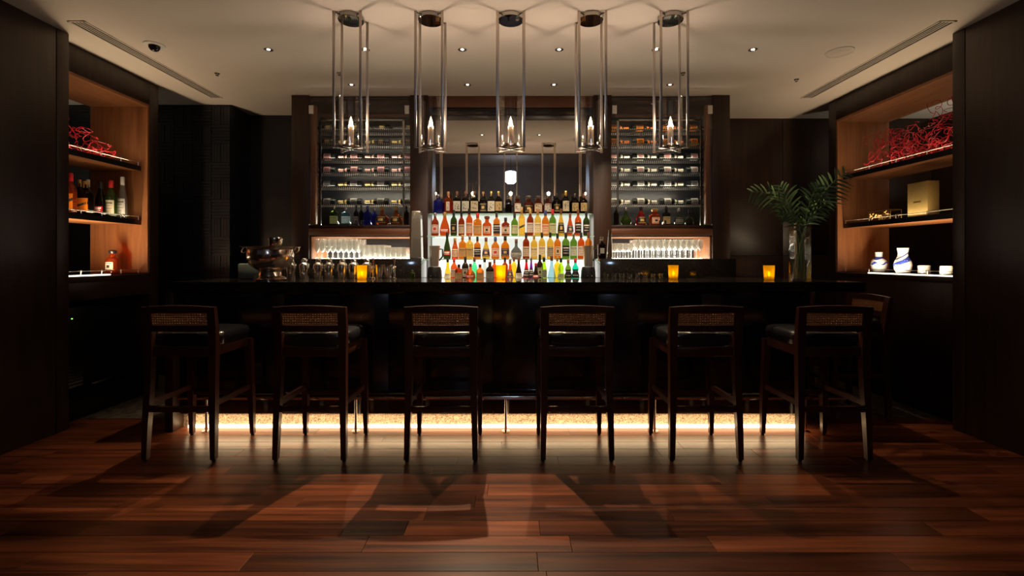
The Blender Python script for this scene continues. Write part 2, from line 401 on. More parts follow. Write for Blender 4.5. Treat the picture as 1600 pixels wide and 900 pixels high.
# equipment in the dark recess below the bottle shelving
eq = thing('equipment_cabinet', 'black equipment cabinet with louvred grille and tiny green lamp under the bottle shelving', 'cabinet', (-3.66, 4.0, .16))
MB().box(-.16, .16, -.42, .36, 0, .70, .004).build('body', 'black', eq)
gm = MB()
for i in range(9): gm.box(.160, .168, -.36, -.16, .06+i*.026, .078+i*.026)
gm.build('grille', 'steel', eq, smooth=0)
MB().ball((.162, -.25, .61), .006).build('indicator_lamp', 'led_green', eq)
MB().box(.160, .17, -.08, .25, .03, .07, .002).build('lower_grille', 'steel', eq)

# ------------------------------------------------------------------ ceiling fittings
def vent(x0, x1, y0, y1, label):
    t = thing('air_vent', label, 'air vent', ((x0+x1)/2, (y0+y1)/2, CEIL)); hw, hl = (x1-x0)/2, (y1-y0)/2
    MB().box(-hw+.012, hw-.012, -hl+.012, hl-.012, -.002, -.0005).build('slot', 'vent_slot', t, smooth=0)
    fm = MB()
    for a, b, c, d in ((-hw, -hw+.012, -hl, hl), (hw-.012, hw, -hl, hl), (-hw, hw, -hl, -hl+.012), (-hw, hw, hl-.012, hl)): fm.box(a, b, c, d, -.006, -.0005)
    fm.build('frame', 'plaster', t, smooth=0)
    for i in range(3):
        xx = -hw+.012+(2*hw-.024)*(i+1)/4; MB().box(xx-.004, xx+.004, -hl+.012, hl-.012, -.006, -.002).build('slat', 'plaster', t, smooth=0)
vent(-3.075, -2.955, 3.26, 4.83, 'long slotted ceiling air vent running above the liquor bottle shelving')
vent(2.975, 3.095, 3.26, 4.83, 'long slotted ceiling air vent running above the blue vase shelving')
dl_proto = None
def downlight(x, y, watts, tilt, label, group, cone=70):
    t = thing('downlight', label, 'downlight', (x, y, CEIL), 0, group)
    MB().lathe([(.034, -.0005), (.034, -.004), (.026, -.005), (.024, -.0006)], 20).build('trim_ring', 'chrome', t)
    MB().lathe([(.0001, -.0008), (.024, -.0008)], 20).build('recess', 'steel', t)
    MB().lathe([(.0001, -.006), (.010, -.005), (.014, -.001)], 14).build('lamp', 'downlight', t)
    if watts: light('downlight_beam', 'SPOT', (0, 0, -.02), watts, (1,.74,.46), t, (tilt, 0, 0), spot_size=math.radians(cone), spot_blend=.75, shadow_soft_size=.014)
for i in range(6): downlight(-1.91+.764*i, 3.71, W_ROW1, math.radians((-2, 18, 36, 36, 30, -6)[i]), 'small round ceiling downlight in the row of six nearest the hanging lanterns', 'front row of downlights', 60)
for x, wk in ((-1.51, .42), (-.41, 1.5), (.41, .62), (1.51, .24)): downlight(x, 4.46, W_ROW2*wk, -math.radians(20), 'small round ceiling downlight in the row of four close to the cabinets', 'rear row of downlights', 64)
t = thing('security_camera', 'dark dome security camera on a white ceiling disc', 'camera', (-2.75, 3.63, CEIL))
MB().lathe([(.072, -.0005), (.070, -.007), (.05, -.010), (.0001, -.010)], 28).build('mount_ring', 'white_paint', t)
MB().lathe([(.040, -.010), (.038, -.026), (.026, -.044), (.010, -.052), (.0001, -.053)], 24).build('dome', 'smoke_dome', t)
t = thing('ceiling_speaker', 'round flush ceiling speaker with perforated grille', 'speaker', (2.626, 3.755, CEIL))
MB().lathe([(.100, -.0005), (.099, -.006), (.093, -.008), (.091, -.005)], 36).build('rim', 'white_paint', t)
gm = MB()
for q in range(9): gm.lathe([(.004+q*.01, -.0045), (.012+q*.01, -.0055), (.0135+q*.01, -.0035)], 36)
gm.build('grille', 'plaster', t)
for x, y, nm in ((-2.615, 4.19, 'near the slotted vent over the bottle shelving'), (2.63, 4.33, 'near the slotted vent over the vase shelving'), (-1.525, 4.18, 'between downlights before the pink-label wine cabinet'), (1.53, 4.18, 'between downlights before the orange-label wine cabinet')):
    mb = MB().lathe([(.022, -.0005), (.020, -.004), (.007, -.005), (.006, -.016), (.013, -.017), (.013, -.020), (.0001, -.021)], 16)
    tag(mb.build('sprinkler_head', 'steel', None, (x, y, CEIL)), 'tiny ceiling sprinkler head '+nm, 'sprinkler')

# ------------------------------------------------------------------ hanging lanterns
def lantern():
    t = thing('pendant_lantern', 'chrome pendant lantern', 'pendant light', (0, 3.21, CEIL), 0, 'row of five hanging lanterns over the bar')
    hx, hy, zb = .089, .0765, -.912
    for sx in (-1, 1):
        for sy in (-1, 1):
            MB().box(sx*hx-.0085, sx*hx+.0085, sy*hy-.003, sy*hy+.003, zb, -.001, .0008).build('rod', 'satin', t)
    can = MB().lathe([(.086, -.001), (.086, -.028), (.083, -.031), (.0001, -.031)], 40).build('canopy', 'polished', t)
    am = MB()
    for sx in (-1, 1):
        for sy in (-1, 1): am.tube([(sx*.052, sy*.045, -.008), (sx*hx, sy*hy, -.008)], .004, 6)
    am.build('canopy_arms', 'nickel', t)
    br = MB()
    for sx in (-1, 1):
        d = Vector((2*hx, 2*hy*sx, 0)); n = Vector((-d.y, d.x, 0)).normalized()*.006
        a = Vector((-hx, -hy*sx, zb+.004)); c = a+d
        br.add([a+n, a-n, c-n, c+n]+[p+Vector((0,0,.005)) for p in (a+n, a-n, c-n, c+n)], [(0,1,2,3),(4,7,6,5),(0,4,5,1),(1,5,6,2),(2,6,7,3),(3,7,4,0)])
    br.build('cross_brace', 'nickel', t)
    zc = CEIL
    cyl = MB().lathe([(.0775, 2.008-zc), (.0775, 2.344-zc), (.0745, 2.344-zc), (.0745, 2.012-zc)], 40).build('glass_cylinder', 'glass', t)
    MB().lathe([(.0001, 1.998-zc), (.066, 1.998-zc), (.080, 2.004-zc), (.080, 2.010-zc), (.03, 2.016-zc), (.022, 2.035-zc), (.0001, 2.036-zc)], 32).build('base_dish', 'nickel', t)
    cd = MB().lathe([(.0205, 2.036-zc), (.0205, 2.148-zc), (.017, 2.152-zc), (.010, 2.152-zc)], 24).build('candle_sleeve', 'milk_tube', t)
    MB().tube([(0, 0, 2.036-zc), (0, 0, 2.15-zc)], .004, 8).build('inner_stem', 'chrome', cd)
    MB().lathe([(.006, 2.150-zc), (.0125, 2.166-zc), (.0125, 2.178-zc), (.007, 2.198-zc), (.0015, 2.216-zc), (.0001, 2.220-zc)], 16).build('flame_bulb', 'bulb', t)
    light('lantern_glow', 'POINT', (0, 0, 2.186-zc), W_PENDANT, (1,.76,.56), t, shadow_soft_size=.02)
    return t
L0 = lantern()
names = ['chrome lantern with candle bulb, end of the row towards the bottle shelving', 'chrome lantern with candle bulb, hanging between end and centre lanterns, before pink-label wine cabinet side',
         'chrome lantern with candle bulb, the centre one of five, before the mirror', 'chrome lantern with candle bulb, between centre and end lanterns, orange-label wine cabinet side', 'chrome lantern with candle bulb, end of the row towards the vase shelving']
L0.location.x = -1.09; L0['label'] = names[0]
for i in range(1, 5): dup(L0, (-1.09+.545*i, 3.21, CEIL), 0, names[i])
# lounge lamp that the bar mirror shows
t = thing('lounge_lantern', 'cool white glass drum lamp hanging in the lounge, seen in the bar mirror', 'pendant light', (0, -4.5, 3.56))
MB().lathe([(.0001, 0), (.10, .0), (.165, .06), (.165, .34), (.15, .36), (.0001, .36)], 8).build('drum_shade', 'lounge_glow', t)
MB().tube([(0, 0, .36), (0, 0, .84)], .012, 8).build('stem', 'nickel', t)

fl = thing('floor_lamp', 'shaded floor lamp in the lounge by the far wall, near its corner with shelving side of bottles', 'floor lamp', (-2.4, -5.2, 0), 0, 'lounge floor lamps')  # pair of lamps added to brighten the lounge and its reflections
MB().lathe([(.001, 0), (.16, 0), (.16, .02), (.02, .03), (.001, .03)], 24).build('base', 'nickel', fl)
MB().tube([(0, 0, .03), (0, 0, 1.45)], .012, 10).build('pole', 'nickel', fl)
MB().lathe([(.24, 1.35), (.18, 1.70), (.178, 1.70), (.238, 1.35)], 28).build('lamp_shade', 'cream_paper', fl)
MB().ball((0, 0, 1.52), .04).build('lamp_bulb', 'bulb', fl)
light('lamp_light', 'POINT', (0, 0, 1.60), 45, (1,.72,.46), fl, shadow_soft_size=.05)
fl['label'] = 'shaded floor lamp in the lounge on the liquor shelving side'
dup(fl, (2.4, -5.2, 0), 0, 'shaded floor lamp in the lounge on the blue vase shelving side')
# ------------------------------------------------------------------ the bar
BT, BF = 1.08, 3.38                # top height, front edge
bar = thing('bar_counter', 'long black stone bar counter with panelled front and glowing kick strip', 'bar counter', (0, 3.7, 0))
def bb(name, mat, x0, x1, y0, y1, z0, z1, b=.003): return MB().box(x0, x1, y0-3.7, y1-3.7, z0, z1, b).build(name, mat, bar)
out_ = [(-2.49, BF), (2.55, BF), (2.55, 4.385), (1.76, 4.385), (1.76, 4.02), (-2.49, 4.02)]
bm = bmesh.new()
f = bm.faces.new([bm.verts.new((x, y-3.7, BT-.068)) for x, y in out_])
e = bmesh.ops.extrude_face_region(bm, geom=[f]); bmesh.ops.translate(bm, vec=(0, 0, .068), verts=[q for q in e['geom'] if isinstance(q, bmesh.types.BMVert)])
bmesh.ops.recalc_face_normals(bm, faces=bm.faces)
bmesh.ops.bevel(bm, geom=[q for q in bm.edges if abs(q.verts[0].co.z-q.verts[1].co.z) < .01], offset=.004, segments=2, affect='EDGES')
me = bpy.data.meshes.new('worktop'); bm.to_mesh(me); bm.free(); me.materials.append(MATS['black_stone'])
wt = bpy.data.objects.new('worktop', me); COL.objects.link(wt); wt.parent = bar
bb('end_panel', 'tower_wood', -2.49, -2.43, BF+.004, 4.0, 0, BT-.069)
n = 6
for i in range(n):
    x0 = -2.43+(2.17+2.43)*i/n; bb('front_panel', 'black_panel', x0+.001, x0+(2.17+2.43)/n-.001, 3.455, 3.49, .112, BT-.069, .0015)
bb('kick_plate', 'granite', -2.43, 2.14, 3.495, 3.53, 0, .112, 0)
bb('core', 'black', -2.43, 2.10, 3.531, 3.95, 0, BT-.075, 0)
bb('led_strip', 'strip_warm', -2.38, 2.13, 3.468, 3.492, .0015, .020, 0)
bb('side_panel', 'black_panel', 2.172, 2.19, 3.456, 4.385, .112, BT-.069, .0015)
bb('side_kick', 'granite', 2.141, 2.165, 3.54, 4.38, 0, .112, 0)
ret = thing('bar_return', 'short black stone counter return beside the wine cabinet', 'bar counter', (2.39, 4.9, 0))
MB().box(-.16, .16, -.513, .60, BT-.068, BT, .004).build('worktop', 'black_stone', ret)
MB().box(-.16, -.14, -.51, .60, .112, BT-.069, .0015).build('side_panel', 'black_panel', ret); MB().box(-.16, -.145, -.50, .60, 0, .111).build('kick_plate', 'granite', ret)
MB().box(.06, .10, .55, .59, 0, BT-.069).build('leg', 'black', ret)
light('kick_light', 'AREA', (-.125, 3.452-3.7, .108), W_KICK, (1,.68,.37), bar, (math.radians(-12), 0, 0), shape='RECTANGLE', size=4.5, size_y=.02)
# foot rail
fr = thing('foot_rail', 'polished steel foot rail on slim posts along the bar front', 'foot rail', (0, 3.402, 0))
MB().box(-2.40, 2.40, -.016, .016, .232, .257, .004).build('rail', 'chrome', fr)
MB().box(2.368, 2.40, .017, .95, .232, .257, .004).build('side_rail', 'chrome', fr)
for x in (-2.20, -1.12, -.036, 1.04, 2.13):
    p = MB().tube([(x, 0, .006), (x, 0, .231)], .0105, 12).build('post', 'chrome', fr)
    MB().lathe([(.0001, .0005), (.030, .0005), (.030, .004), (.012, .007)], 18, (x, 0, 0)).build('flange', 'chrome', p)
p = MB().tube([(2.384, .9, .006), (2.384, .9, .231)], .0105, 12).build('post', 'chrome', fr)

# ------------------------------------------------------------------ bar stools
def stool():
    t = thing('bar_stool', 'bar stool', 'bar stool', (0, 0, 0), 0, 'cane-back bar stools')
    for sx in (-1, 1):
        l = MB().bar([(sx*.211, -.215, .012, .0155, .016), (sx*.207, -.208, .22, .0185, .019), (sx*.200, -.197, .48, .0215, .021), (sx*.198, -.192, .68, .0235, .022), (sx*.200, -.203, .82, .0255, .018), (sx*.2025, -.222, .945, .0245, .014), (sx*.2025, -.223, .952, .0235, .013)]).build('leg', 'stool_wood', t)
        MB().lathe([(.011, 0), (.013, .004), (.012, .012)], 12, (sx*.211, -.215, 0), caps=True).build('glide', 'black', l)
        l = MB().bar([(sx*.215, .217, .012, .0135, .0135), (sx*.211, .209, .25, .019, .019), (sx*.204, .196, .55, .0215, .0215), (sx*.200, .192, .69, .023, .023)]).build('leg', 'stool_wood', t)
        MB().lathe([(.010, 0), (.012, .004), (.011, .012)], 12, (sx*.215, .215, 0), caps=True).build('glide', 'black', l)
        MB().loft([[(sx*.205-.010, yy, .333), (sx*.205+.010, yy, .333), (sx*.205+.010, yy, .368), (sx*.205-.010, yy, .368)] for yy in (-.192, .193)]).build('stretcher', 'stool_wood', t)
        MB().box(sx*.198-.010, sx*.198+.010, -.172, .172, .642, .700, .002).build('apron', 'stool_wood', t)
    MB().box(-.19, .19, -.216, -.196, .300, .336, .002).build('stretcher', 'stool_wood', t)
    MB().box(-.193, .193, .200, .220, .290, .322, .002).build('stretcher', 'stool_wood', t)
    for yy in (-.20, .184): MB().box(-.178, .178, yy, yy+.018, .642, .700, .002).build('apron', 'stool_wood', t)
    # upholstered seat
    rings = []; seg = 40
    for zz, k in ((.701, .93), (.712, .985), (.745, 1.0), (.768, .985), (.783, .93), (.791, .80), (.794, .5), (.795, .05)):
        ring = []
        for j in range(seg):
            a = 2*PI*j/seg; c, s = math.cos(a), math.sin(a); q = (abs(c)**6+abs(s)**6)**(-1/6)
            xx, yy = c*q*.222*k, s*q*.212*k+.022
            if yy < -.165: xx = max(-.170, min(.170, xx))
            ring.append((xx, max(yy, -.178), zz))
        rings.append(ring)
    MB().loft(rings).build('seat', 'leather', t, smooth=60)
    # arched crest rail
    def crest(z0, z1, arch, name, y0, hw=.227, th=.014):
        rr = []
        for i in range(17):
            u = -1+i/8; x = u*hw; a = arch*(1-u*u); yy = y0-.012*(1-u*u)
            rr.append([(x, yy-th, z0), (x, yy+th, z0), (x, yy+th, z1+a), (x, yy-th, z1+a)])
        return MB().loft(rr).build(name, 'stool_wood', t, smooth=30)
    crest(.918, .950, .012, 'crest_rail', -.2225)
    crest(.798, .838, 0, 'lower_back_rail', -.203, .176, .012)
    cm = MB()
    nx, nz = 22, 6
    def yb(x, z): u = x/.2; return -.206-.012*(1-u*u)-(z-.838)*.13
    for i in range(nx+1):
        x = -.172+.344*i/nx
        cm.loft([[(x-.0030, yb(x, zz)-.0012, zz), (x+.0030, yb(x, zz)-.0012, zz), (x+.0030, yb(x, zz)+.0012, zz), (x-.0030, yb(x, zz)+.0012, zz)] for zz in (.836, .921)])
    for j in range(nz):
        z = .845+.070*j/(nz-1)
        cm.loft([[(x, yb(x, z)-.002, z-.003), (x, yb(x, z)-.002, z+.003), (x, yb(x, z)+.002, z+.003), (x, yb(x, z)+.002, z-.003)] for x in [-.174+.348*q/12 for q in range(13)]])
    for s_ in (-1, 1):
        for i in range(-5, nx+1):
            xa, xb = -.172+.344*i/nx, -.172+.344*(i+5)/nx; za, zb = (.838, .919) if s_ > 0 else (.919, .838)
            lo, hi = max(xa, -.172), min(xb, .172)
            if hi-lo < .01: continue
            za2 = za+(zb-za)*(lo-xa)/(xb-xa); zb2 = za+(zb-za)*(hi-xa)/(xb-xa)
            cm.loft([[(lo-.001, yb(lo, za2)-.001, za2), (lo+.001, yb(lo, za2)-.001, za2), (lo+.001, yb(lo, za2)+.001, za2), (lo-.001, yb(lo, za2)+.001, za2)],
                     [(hi-.001, yb(hi, zb2)-.001, zb2), (hi+.001, yb(hi, zb2)-.001, zb2), (hi+.001, yb(hi, zb2)+.001, zb2), (hi-.001, yb(hi, zb2)+.001, zb2)]])
    c = cm.build('cane_panel', 'cane', t, smooth=0); c['kind'] = 'stuff'
    return t
S0 = stool(); SY = 3.121
ords = ['first', 'second', 'third', 'fourth', 'fifth', 'sixth']
sx_ = [-2.045, -1.24, -.431, .411, 1.206, 2.0]
for i, x in enumerate(sx_):
    o = S0 if i == 0 else dup(S0, (x, SY, 0)); o.location = (x, SY, 0)
    o['label'] = 'cane-back bar stool with black leather seat, %s along the bar front from bottle shelving end' % ords[i]
    o.rotation_euler = (0, 0, (0, 0, .004, -.004, 0, -.01)[i])
dup(S0, (2.685, 3.82, 0), PI/2, 'cane-back bar stool at the short side of the bar, beside its front corner')
dup(S0, (2.685, 4.74, 0), PI/2, 'cane-back bar stool at the short side of the bar, close to the rear wall')

# ------------------------------------------------------------------ back bar cabinetry
TF = 4.74
def tower(sgn, label):
    root = thing('wine_cabinet', label, 'cabinet', (sgn*1.52, 4.95, 0))
    def bx(name, mat, xa, xb, ya, yb, za, zb, b=.002, parent=root):
        x0, x1 = sorted((sgn*(xa-1.52), sgn*(xb-1.52))); return MB().box(x0, x1, ya-4.95, yb-4.95, za, zb, b).build(name, mat, parent)
    bx('outer_stile', 'tower_wood', 2.035, 2.21, TF, TF+.035, 0, CEIL-.003)
    bx('inner_stile', 'tower_wood', .835, 1.015, TF, TF+.035, 0, CEIL-.003)
    bx('side_panel', 'tower_wood', 2.16, 2.21, TF+.036, 5.38, 0, CEIL-.003)
    bx('side_panel', 'tower_wood', .835, .90, TF+.036, 5.38, 0, CEIL-.003)
    bx('top_rail', 'tower_wood', .901, 2.159, TF+.036, 5.38, 2.850, CEIL-.003)
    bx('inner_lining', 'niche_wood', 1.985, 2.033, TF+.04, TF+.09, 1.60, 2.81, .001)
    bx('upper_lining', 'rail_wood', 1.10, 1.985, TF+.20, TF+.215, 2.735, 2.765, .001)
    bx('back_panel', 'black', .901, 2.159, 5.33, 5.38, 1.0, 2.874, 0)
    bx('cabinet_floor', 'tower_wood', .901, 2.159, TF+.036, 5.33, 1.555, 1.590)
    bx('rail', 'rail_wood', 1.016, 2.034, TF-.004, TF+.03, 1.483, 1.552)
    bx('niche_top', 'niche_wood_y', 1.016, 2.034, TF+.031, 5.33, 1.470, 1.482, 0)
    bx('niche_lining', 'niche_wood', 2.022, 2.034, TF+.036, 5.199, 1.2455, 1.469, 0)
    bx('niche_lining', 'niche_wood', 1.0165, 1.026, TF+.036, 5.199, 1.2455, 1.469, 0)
    bx('niche_back', 'black', 1.016, 2.034, 5.20, 5.21, 1.2455, 1.469, 0)
    bx('light_panel', 'glass_light', 1.02, 2.018, TF+.036, 5.19, 1.236, 1.2455, 0)
    bx('lower_unit', 'black', 1.016, 2.034, TF, 5.33, .0, 1.235, 0)
    light('niche_uplight', 'AREA', (0, 5.0-4.95, 1.2475), W_NICHE, (1,.93,.80), root, (PI, 0, 0), shape='RECTANGLE', size=.98, size_y=.36)
    # glass doors
    for xa, xb in ((1.017, 1.524), (1.527, 2.033)):
        d = bx('door', 'glass_pane', xa, xb, TF-.008, TF-.002, 1.592, 2.874, 0)
        hx = xa+.004 if xa < 1.2 else xb-.050
        bx('hinge', 'white_paint', hx, hx+.046, TF-.014, TF-.0085, 2.705, 2.790, .001, d)
        kx = 1.49 if xa < 1.2 else 1.545
        bx('pull', 'black', kx, kx+.018, TF-.022, TF-.0085, 1.594, 1.635, .003, d)
    # metal rack
    rk = MB()
    for xx in (1.128, 2.008): rk.box(sgn*(xx-1.52)-.011, sgn*(xx-1.52)+.011, .0, .015, 1.591, 2.715)
    x0, x1 = sorted((sgn*(1.117-1.52), sgn*(2.019-1.52))); rk.box(x0, x1, 0, .015, 2.700, 2.716)
    rk.build('rack_frame', 'steel', root, smooth=0)
    for k, zc in enumerate(ROWZ):
        z = zc-.043
        sm = MB(); x0, x1 = sorted((sgn*(1.02-1.52), sgn*(2.14-1.52)))
        sm.box(x0, x1, .016, .024, z-.010, z+.004, 0, 1); sm.box(x0, x1, .26, .268, z-.004, z+.004, 0, 1)
        for q in range(52):
            xx = x0+(x1-x0)*(q+.5)/52; sm.box(xx-.0022, xx+.0022, .024, .26, z-.002, z+.001, 0, 1); sm.box(xx-.0034, xx+.0034, .252, .259, z, z+.026); sm.box(xx-.0026, xx+.0026, .014, .016, z-.009, z+.002)
        o = sm.build('wire_shelf', ['wire', 'rack_grey'], root, smooth=0); o['kind'] = 'stuff'
    for z, e in ((1.612, 2.2), (1.965, 1.0), (2.28, .8), (2.60, .5)):
        light('cabinet_light', 'AREA', (sgn*.0, 5.27-4.95 if z < 1.7 else 4.985-4.95, z), e*W_RACK, (1,.88,.68), root, (math.radians(-150 if z < 1.7 else 110), 0, 0), shape='RECTANGLE', size=.84, size_y=.012)
    light('niche_light', 'AREA', (0, TF+.06-4.95, 1.468), .8, (1,.85,.62), root, (0, 0, 0), shape='RECTANGLE', size=.95, size_y=.02)
    return root
ROWZ = [2.66, 2.507, 2.349, 2.205, 2.054, 1.865]
tower(-1, 'tall dark wood wine cabinet with glass doors, holding pink-label bottles')
tower(1, 'tall dark wood wine cabinet with glass doors, holding orange-label bottles')
# centre bay
ctr = thing('bottle_display', 'backlit bottle display with glass shelves below a wide mirror', 'display', (0, 4.95, 0))
def cb(name, mat, x0, x1, y0, y1, z0, z1, b=.001, parent=None): return MB().box(x0, x1, y0-4.95, y1-4.95, z0, z1, b).build(name, mat, parent or ctr)
cb('header', 'rail_wood', -.833, .833, TF+.03, TF+.06, 2.785, CEIL-.003)
cb('header_soffit', 'black', -.833, .833, TF+.061, 4.985, 2.77, 2.784)
cb('mirror', 'mirror', -.833, .833, 4.99, 5.0, 1.712, 2.769, 0)
cb('mirror_back', 'black', -.833, .833, 5.001, 5.05, 1.0, 2.9, 0)
pn = 3
for i in range(pn):
    x0 = -.833+1.666*i/pn; cb('light_panel', 'panel_light', x0+.001, x0+1.666/pn-.001, 4.985, 5.0, 1.246, 1.711, 0)
    cb('light_panel', 'panel_low', x0+.001, x0+1.666/pn-.001, 4.985, 5.0, 1.051, 1.244, 0)
SHZ = [1.710, 1.4767, 1.2457]
for z, yf in zip(SHZ, (4.80, 4.68, 4.56)):
    s = cb('glass_shelf', 'glass_shelf', -.832, .832, yf+.004, 4.984, z-.010, z-.0005, 0)
    cb('polished_edge', 'glass_green_edge', -.832, .832, yf, yf+.0035, z-.0105, z, 0, s)
cb('counter', 'black_stone', -.833, .833, 4.28, 4.984, 1.005, 1.050)
cb('base', 'black', -.833, .833, 4.30, 5.0, 0, 1.004)
light('display_light', 'AREA', (0, 4.975-4.95, 1.47), 4.5, (1,.93,.76), ctr, (math.radians(-90), 0, 0), shape='RECTANGLE', size=1.6, size_y=.42)
# polished black blocks before the towers
for sgn, side in ((-1, 'under the tumblers and champagne flutes'), (1, 'under the rows of stemmed wine glasses')):
    blk = thing('work_counter', 'polished black stone work counter '+side, 'counter', (sgn*1.47, 4.56, 0))
    x0, x1 = sorted((sgn*(.836-1.47), sgn*(2.11-1.47)))
    MB().box(x0, x1, -.16, .176, .9, 1.248, .003).build('upstand', 'black_stone', blk); MB().box(x0, x1, -.14, .176, 0, .899, .002).build('body', 'black', blk)

# ------------------------------------------------------------------ bottles
PROF = dict(
 whisky=[(.001,0),(.88,0),(.98,.015),(1,.04),(1,.60),(.96,.65),(.80,.695),(.50,.735),(.37,.77),(.34,.9)],
 round=[(.001,0),(.80,0),(.95,.03),(1,.08),(1,.54),(.94,.61),(.74,.67),(.46,.72),(.37,.77),(.34,.9)],
 square=[(.001,0),(.93,0),(1,.02),(1,.62),(.93,.67),(.6,.71),(.36,.745),(.34,.9)],
 tear=[(.001,0),(.76,0),(.9,.02),(1,.14),(.95,.28),(.78,.46),(.55,.60),(.38,.70),(.32,.78),(.31,.9)],
 flask=[(.001,0),(.62,0),(.80,.03),(.98,.16),(1,.27),(.92,.40),(.66,.51),(.36,.585),(.27,.64),(.25,.9)],
 cone=[(.001,0),(.94,0),(1,.025),(.96,.08),(.66,.36),(.40,.58),(.29,.74),(.28,.9)],
 tall=[(.001,0),(.92,0),(1,.02),(1,.38),(.86,.52),(.60,.66),(.44,.78),(.40,.9)],
 cork=[(.001,0),(.84,0),(1,.03),(1,.52),(.93,.60),(.66,.66),(.44,.69),(.42,.80),(.40,.84)],
 bell=[(.001,0),(.94,0),(1,.02),(1,.22),(.92,.30),(.70,.34),(.66,.38),(.80,.46),(.82,.54),(.66,.64),(.40,.70),(.34,.76),(.33,.9)])
def rad(prof, u, R):
    for (r0, z0), (r1, z1) in zip(prof, prof[1:]):
        if z0 <= u <= z1: return R*(r0+(r1-r0)*((u-z0)/(z1-z0) if z1 > z0 else 0))
    return R*prof[-1][0]
def patch(mb, prof, H, R, power, ay, u0, u1, half, off, mi=0, ctr_a=-PI/2, n=10, nz=4):
    rings = []
    for i in range(nz+1):
        u = u0+(u1-u0)*i/nz; r = rad(prof, u, R); ring = []
        for j in range(n+1):
            a = ctr_a-half+2*half*j/n; c, s = math.cos(a), math.sin(a)
            if power != 2: k = (abs(c)**power+abs(s)**power)**(-1/power); c *= k; s *= k
            ring.append(((r+off)*c, (r+off)*s*ay-(0), u*H))
        rings.append(ring)
    mb.loft(rings, mi, False, False)
LABSTY = {  # paper, ink, band (u0,u1), half-angle, marks
 'cream': ('cream_paper', 'ink', .10, .47, 1.15, 'lines'), 'white': ('white_paper', 'ink', .12, .48, 1.15, 'lines'), 'kanji': ('white_paper', 'ink', .12, .56, .95, 'kanji'),
 'kanjicream': ('cream_paper', 'ink', .12, .56, .95, 'kanji'), 'kanjitan': ('tan_paper', 'ink', .14, .54, .95, 'kanji'), 'black': ('black_paper', 'ink_white', .10, .50, 1.15, 'bold'), 'blackgold': ('black_paper', 'ink_gold', .10, .48, 1.1, 'emblem'),
 'tan': ('tan_paper', 'ink', .1, .46, 1.1, 'lines'), 'orange': ('orange_paper', 'ink', .12, .5, 1.0, 'slant'), 'red': ('red_paper', 'ink_gold', .12, .26, 1.1, 'lines'), 'pink': ('pink_paper', 'ink', .12, .44, 1.1, 'lines'),
 'blue': ('blue_paper', 'ink_white', .14, .44, 1.1, 'emblem'), 'navy': ('navy_paper', 'ink_gold', .12, .46, 1.1, 'emblem'), 'yellow': ('yellow_paper', 'ink', .12, .46, 1.1, 'lines'), 'strip': ('white_paper', 'ink', .14, .54, .42, 'kanji'),
 'grey': ('grey_paper', 'ink', .10, .46, 1.05, 'lines'), 'oval': ('cream_paper', 'ink', .12, .48, .75, 'emblem'), 'goldband': ('yellow_paper', 'ink', .05, .60, 1.1, 'slant'), 'whitered': ('white_paper', 'ink_red', .12, .48, 1.1, 'emblem'),
 'low': ('white_paper', 'ink', .08, .30, 1.0, 'lines'), 'redlow': ('red_paper', 'ink_white', .14, .30, 1.05, 'bold'), 'two': ('cream_paper', 'ink_red', .08, .46, 1.1, 'bold')}
